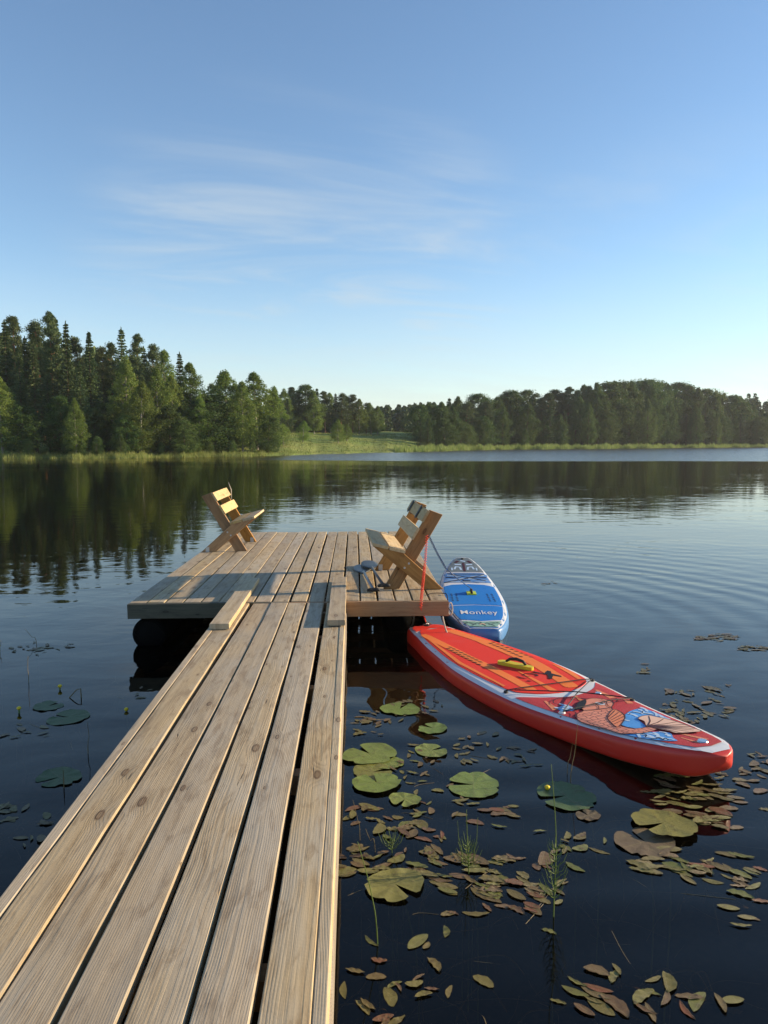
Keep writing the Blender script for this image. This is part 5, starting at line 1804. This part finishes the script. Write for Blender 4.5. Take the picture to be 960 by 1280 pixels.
lily(462, 944, 31, PADG, 'large green lily pad topmost in the cluster beside the walkway', 2.2, 0.010)
lily(480, 953, 22, PADG, 'green lily pad tucked behind the cluster beside the walkway', 1.0, 0.004)
lily(466, 966, 24, PADY, 'yellowish crumpled lily pad in the middle of the walkway cluster', 0.3, 0.006)
lily(471, 981, 27, PADG, 'green lily pad lowest in the overlapping walkway cluster', 1.9, 0.013)
lily(506, 1001, 18, PADG, 'small round bright lily pad at the lower end of the cluster', 4.2, 0.008)
lily(500, 887, 22, PADG, 'narrow bright lily pad near the red board tail', 1.2, 0.006)
lily(541, 911, 17, PADG, 'small upright green lily pad nearest the red board side', 2.4, 0.005)
lily(539, 939, 19, PADG, 'small oval lily pad right of the cluster', 0.5, 0.005)
lily(592, 982, 32, PADG, 'large single olive lily pad out in the pondweed', 3.0, 0.006)
lily(707, 996, 35, PADD, 'blue-green lily pad with a yellow bud at its rim', 3.4, 0.006)
lily(829, 1033, 36, PADY, 'yellow-green lily pad lying over its neighbour below the board nose', 3.6, 0.018, tilt=(0.05, -0.04))
lily(806, 1053, 34, PADB, 'brown and yellow lily pad underneath its neighbour below the board nose', 2.0, 0.005)
lily(494, 1108, 34, PADY, 'yellow speckled lily pad nearest the viewer beside the walkway', 5.4, 0.010)
lily(575, 1060, 32, PADB, 'sunken brown lily pad amid the olive pondweed', 1.0, -0.012)
lily(74, 972, 26, PADD, 'dark green lily pad alone left of the walkway', 3.9, 0.004)
lily(60, 883, 17, PADD, 'small dark lily pad farthest of the two by the left flower', 0.9, 0.003)
lily(86, 897, 24, PADD, 'wide dark lily pad below the small one left of the walkway', 2.9, 0.003)
lily(735, 1020, 14, PADB, 'ragged brown lily pad just below the blue-green one', 2.0, 0.003)

# yellow lily buds on short stalks
PETAL = plain('yellow_petal', (0.75, 0.55, 0.02), 0.4, 0.4)


def bud(px, py, h, label):
    c = on(px, py, 0.0)
    e = empty('lily_flower', c, label, 'flower', 'yellow water lily buds')
    tube_obj('stalk', [(0.02, 0.02, -0.5), (0, 0, -0.05), (0, 0, h)], [0.005, 0.005, 0.006], STEM_GREEN, e, 6)
    V, Fc = [], []
    n = 10
    prof = [(0.0, 0.005), (0.004, 0.010), (0.011, 0.0135), (0.018, 0.012), (0.022, 0.007), (0.021, 0.0015)]
    for (z, r) in prof:
        for k in range(n):
            a = 2 * math.pi * k / n
            rr3 = r * (1 + 0.12 * math.cos(5 * a))
            V.append((math.cos(a) * rr3, math.sin(a) * rr3, h + z))
    for i in range(len(prof) - 1):
        for k in range(n):
            k2 = (k + 1) % n
            Fc.append((i * n + k, i * n + k2, (i + 1) * n + k2, (i + 1) * n + k))
    link('petals', mesh('petals', V, Fc, True), PETAL, e)


bud(24, 891, 0.02, 'yellow lily bud left of the walkway, leftmost of the three there')
bud(75, 862, 0.015, 'dark budded lily stalk left of the walkway, farthest of the three')
bud(158, 889, 0.002, 'yellow lily bud floating closest to the walkway edge')
bud(684, 988, 0.004, 'yellow lily bud beside the blue-green pad')


# upright stems, horsetails and grass blades standing in the water
def stalk(px, py, tpx, tpy, r, label, mat=STEM_GREEN, whorls=0, cat_='water plant', below=0.6):
    b = on(px, py, 0.0)
    tp3 = at_y(tpx, tpy, b.y)
    d = tp3 - b
    e = empty('water_stalk', b, label, cat_, 'stalks standing in the water')
    bend = Vector((0.012 * rp.uniform(-1, 1), 0.01, 0)) * d.length * 3
    path = cat([Vector((-d.x * 0.2, 0, -below)), Vector((0, 0, 0)), d * 0.5 + bend, d], 6)
    nn = len(path)
    tube_obj('stem', path, [r * (1 - 0.7 * k / nn) for k in range(nn)], mat, e, 6)
    if whorls:
        parts = []
        for k in range(whorls):
            f = 0.12 + 0.35 * k / whorls
            c = d * f + bend * (f * 1.6)
            for q in range(6):
                a = q * 1.05 + k * 0.4 + rp.uniform(-0.2, 0.2)
                L = rp.uniform(0.025, 0.055) * (1.2 - f)
                parts.append(tube([c, c + Vector((math.cos(a) * L * 0.7, math.sin(a) * L * 0.7, L * 0.5)), c + Vector((math.cos(a) * L, math.sin(a) * L, L * 1.3))], [0.0013, 0.0011, 0.0006], 4))
        for (Vq, Fq) in parts[::1]:
            pass
        for q in range(whorls):
            Vq, Fq = join(parts[q * 6:(q + 1) * 6])
            o = link('whorl', mesh('whorl', Vq, Fq), mat, e)
            o['kind'] = 'stuff'
    return e


stalk(692, 1146, 689, 955, 0.0032, 'tall green horsetail stem with side shoots in the middle water', whorls=9)
stalk(713, 978, 722, 905, 0.0030, 'thin yellowish stalk rising in front of the red board', mat=STEM)
stalk(709, 968, 716, 928, 0.0022, 'short stalk left of the one before the red board', mat=STEM)
stalk(472, 1180, 447, 1052, 0.0034, 'leaning green stalk beside the walkway', whorls=0)
stalk(586, 1092, 583, 1012, 0.0030, 'upright green horsetail amid the olive pondweed', whorls=6)
stalk(578, 1080, 572, 1026, 0.0022, 'short green blade left of the horsetail in the pondweed')
stalk(592, 1078, 597, 1022, 0.0022, 'short green blade right of the horsetail in the pondweed')
stalk(490, 1066, 485, 1034, 0.0024, 'short green shoot above the speckled lily pad', whorls=3)
stalk(469, 1065, 457, 1036, 0.0020, 'slanting pale shoot near the walkway pads', mat=STEM)
stalk(450, 1050, 441, 1000, 0.0018, 'thin brown shoot against the walkway edge', mat=STEM)
stalk(36, 853, 35, 820, 0.003, 'thin dark stalk standing far left in open water', mat=STEM)
stalk(46, 806, 31, 786, 0.003, 'slanting dark stalk over the far left pondweed', mat=STEM)
stalk(110, 942, 109, 902, 0.003, 'thin dark stalk left of the walkway above the lone pad', mat=STEM)
stalk(0, 815, 1, 800, 0.003, 'dark stalk stump at the far left edge', mat=STEM)
stalk(80, 985, 79, 962, 0.0035, 'dark stalk standing up through the lone left lily pad', mat=STEM)
# bent stem sticking out of the water on the left
c = on(95, 872, 0.0)
o = tube_obj('bent_stem', [(-0.05, 0, -0.03), (-0.045, 0, 0.0), (0.0, 0.01, 0.05), (0.03, 0.01, 0.06), (0.036, 0, 0.0), (0.036, 0, -0.03)], 0.004, STEM, None, 6, c)
tag(o, 'bent dark stem forming a small arch left of the walkway', 'stem', 'stalks standing in the water')

# loose stems adrift at and just under the surface
SUB = plain('submerged_stem', (0.22, 0.17, 0.09), 0.6, 0.2, var=0.3)
V, Fc = [], []
parts = []
for k in range(150):
    if k < 112:
        px, py = rp.uniform(440, 960), rp.uniform(900, 1275)
    else:
        px, py = rp.uniform(0, 150), rp.uniform(850, 1060)
    c = on(px, py, 0.0)
    if -1.15 < c.x < 0.0 or py < 1010 and px > 500 and abs((py - 790) - (px - 513) * 0.42) < 80:
        continue
    a = rp.uniform(0, 6.283)
    L = rp.uniform(0.10, 0.38)
    d = Vector((math.cos(a), math.sin(a), 0))
    q = Vector((-d.y, d.x, 0)) * rp.uniform(-0.10, 0.10)
    zz = rp.uniform(-0.012, 0.0015)
    c = Vector((c.x, c.y, zz))
    parts.append(tube(cat([c - d * L / 2, c + q * 0.5, c + d * L / 2 + Vector((0, 0, -0.02))], 5), 0.0009, 4))
o = link('drifting_stems', mesh('drifting_stems', *join(parts)), SUB)
tag(o, 'fine pale plant stems adrift just under the water surface', 'stems', kind='stuff')

# ------------------------------------------------------------------ thin evening haze over the lake
V, Fc = box_geo(-2900, 2900, -2900, 2900, -4.0, 34.0)
mh = bpy.data.materials.new('haze_air')
mh.use_nodes = True
mh.node_tree.nodes.clear()
t = NT(mh.node_tree)
out = t.n('ShaderNodeOutputMaterial')
pv = t.n('ShaderNodeVolumePrincipled')
pv.inputs['Color'].default_value = (0.92, 0.95, 1.0, 1)
pv.inputs['Density'].default_value = 0.00022
pv.inputs['Anisotropy'].default_value = 0.3
t.L.new(pv.outputs[0], out.inputs['Volume'])
hz = link('haze', mesh('haze', V, Fc), mh)
tag(hz, 'thin pale evening haze over lake and woods', 'haze', kind='stuff')
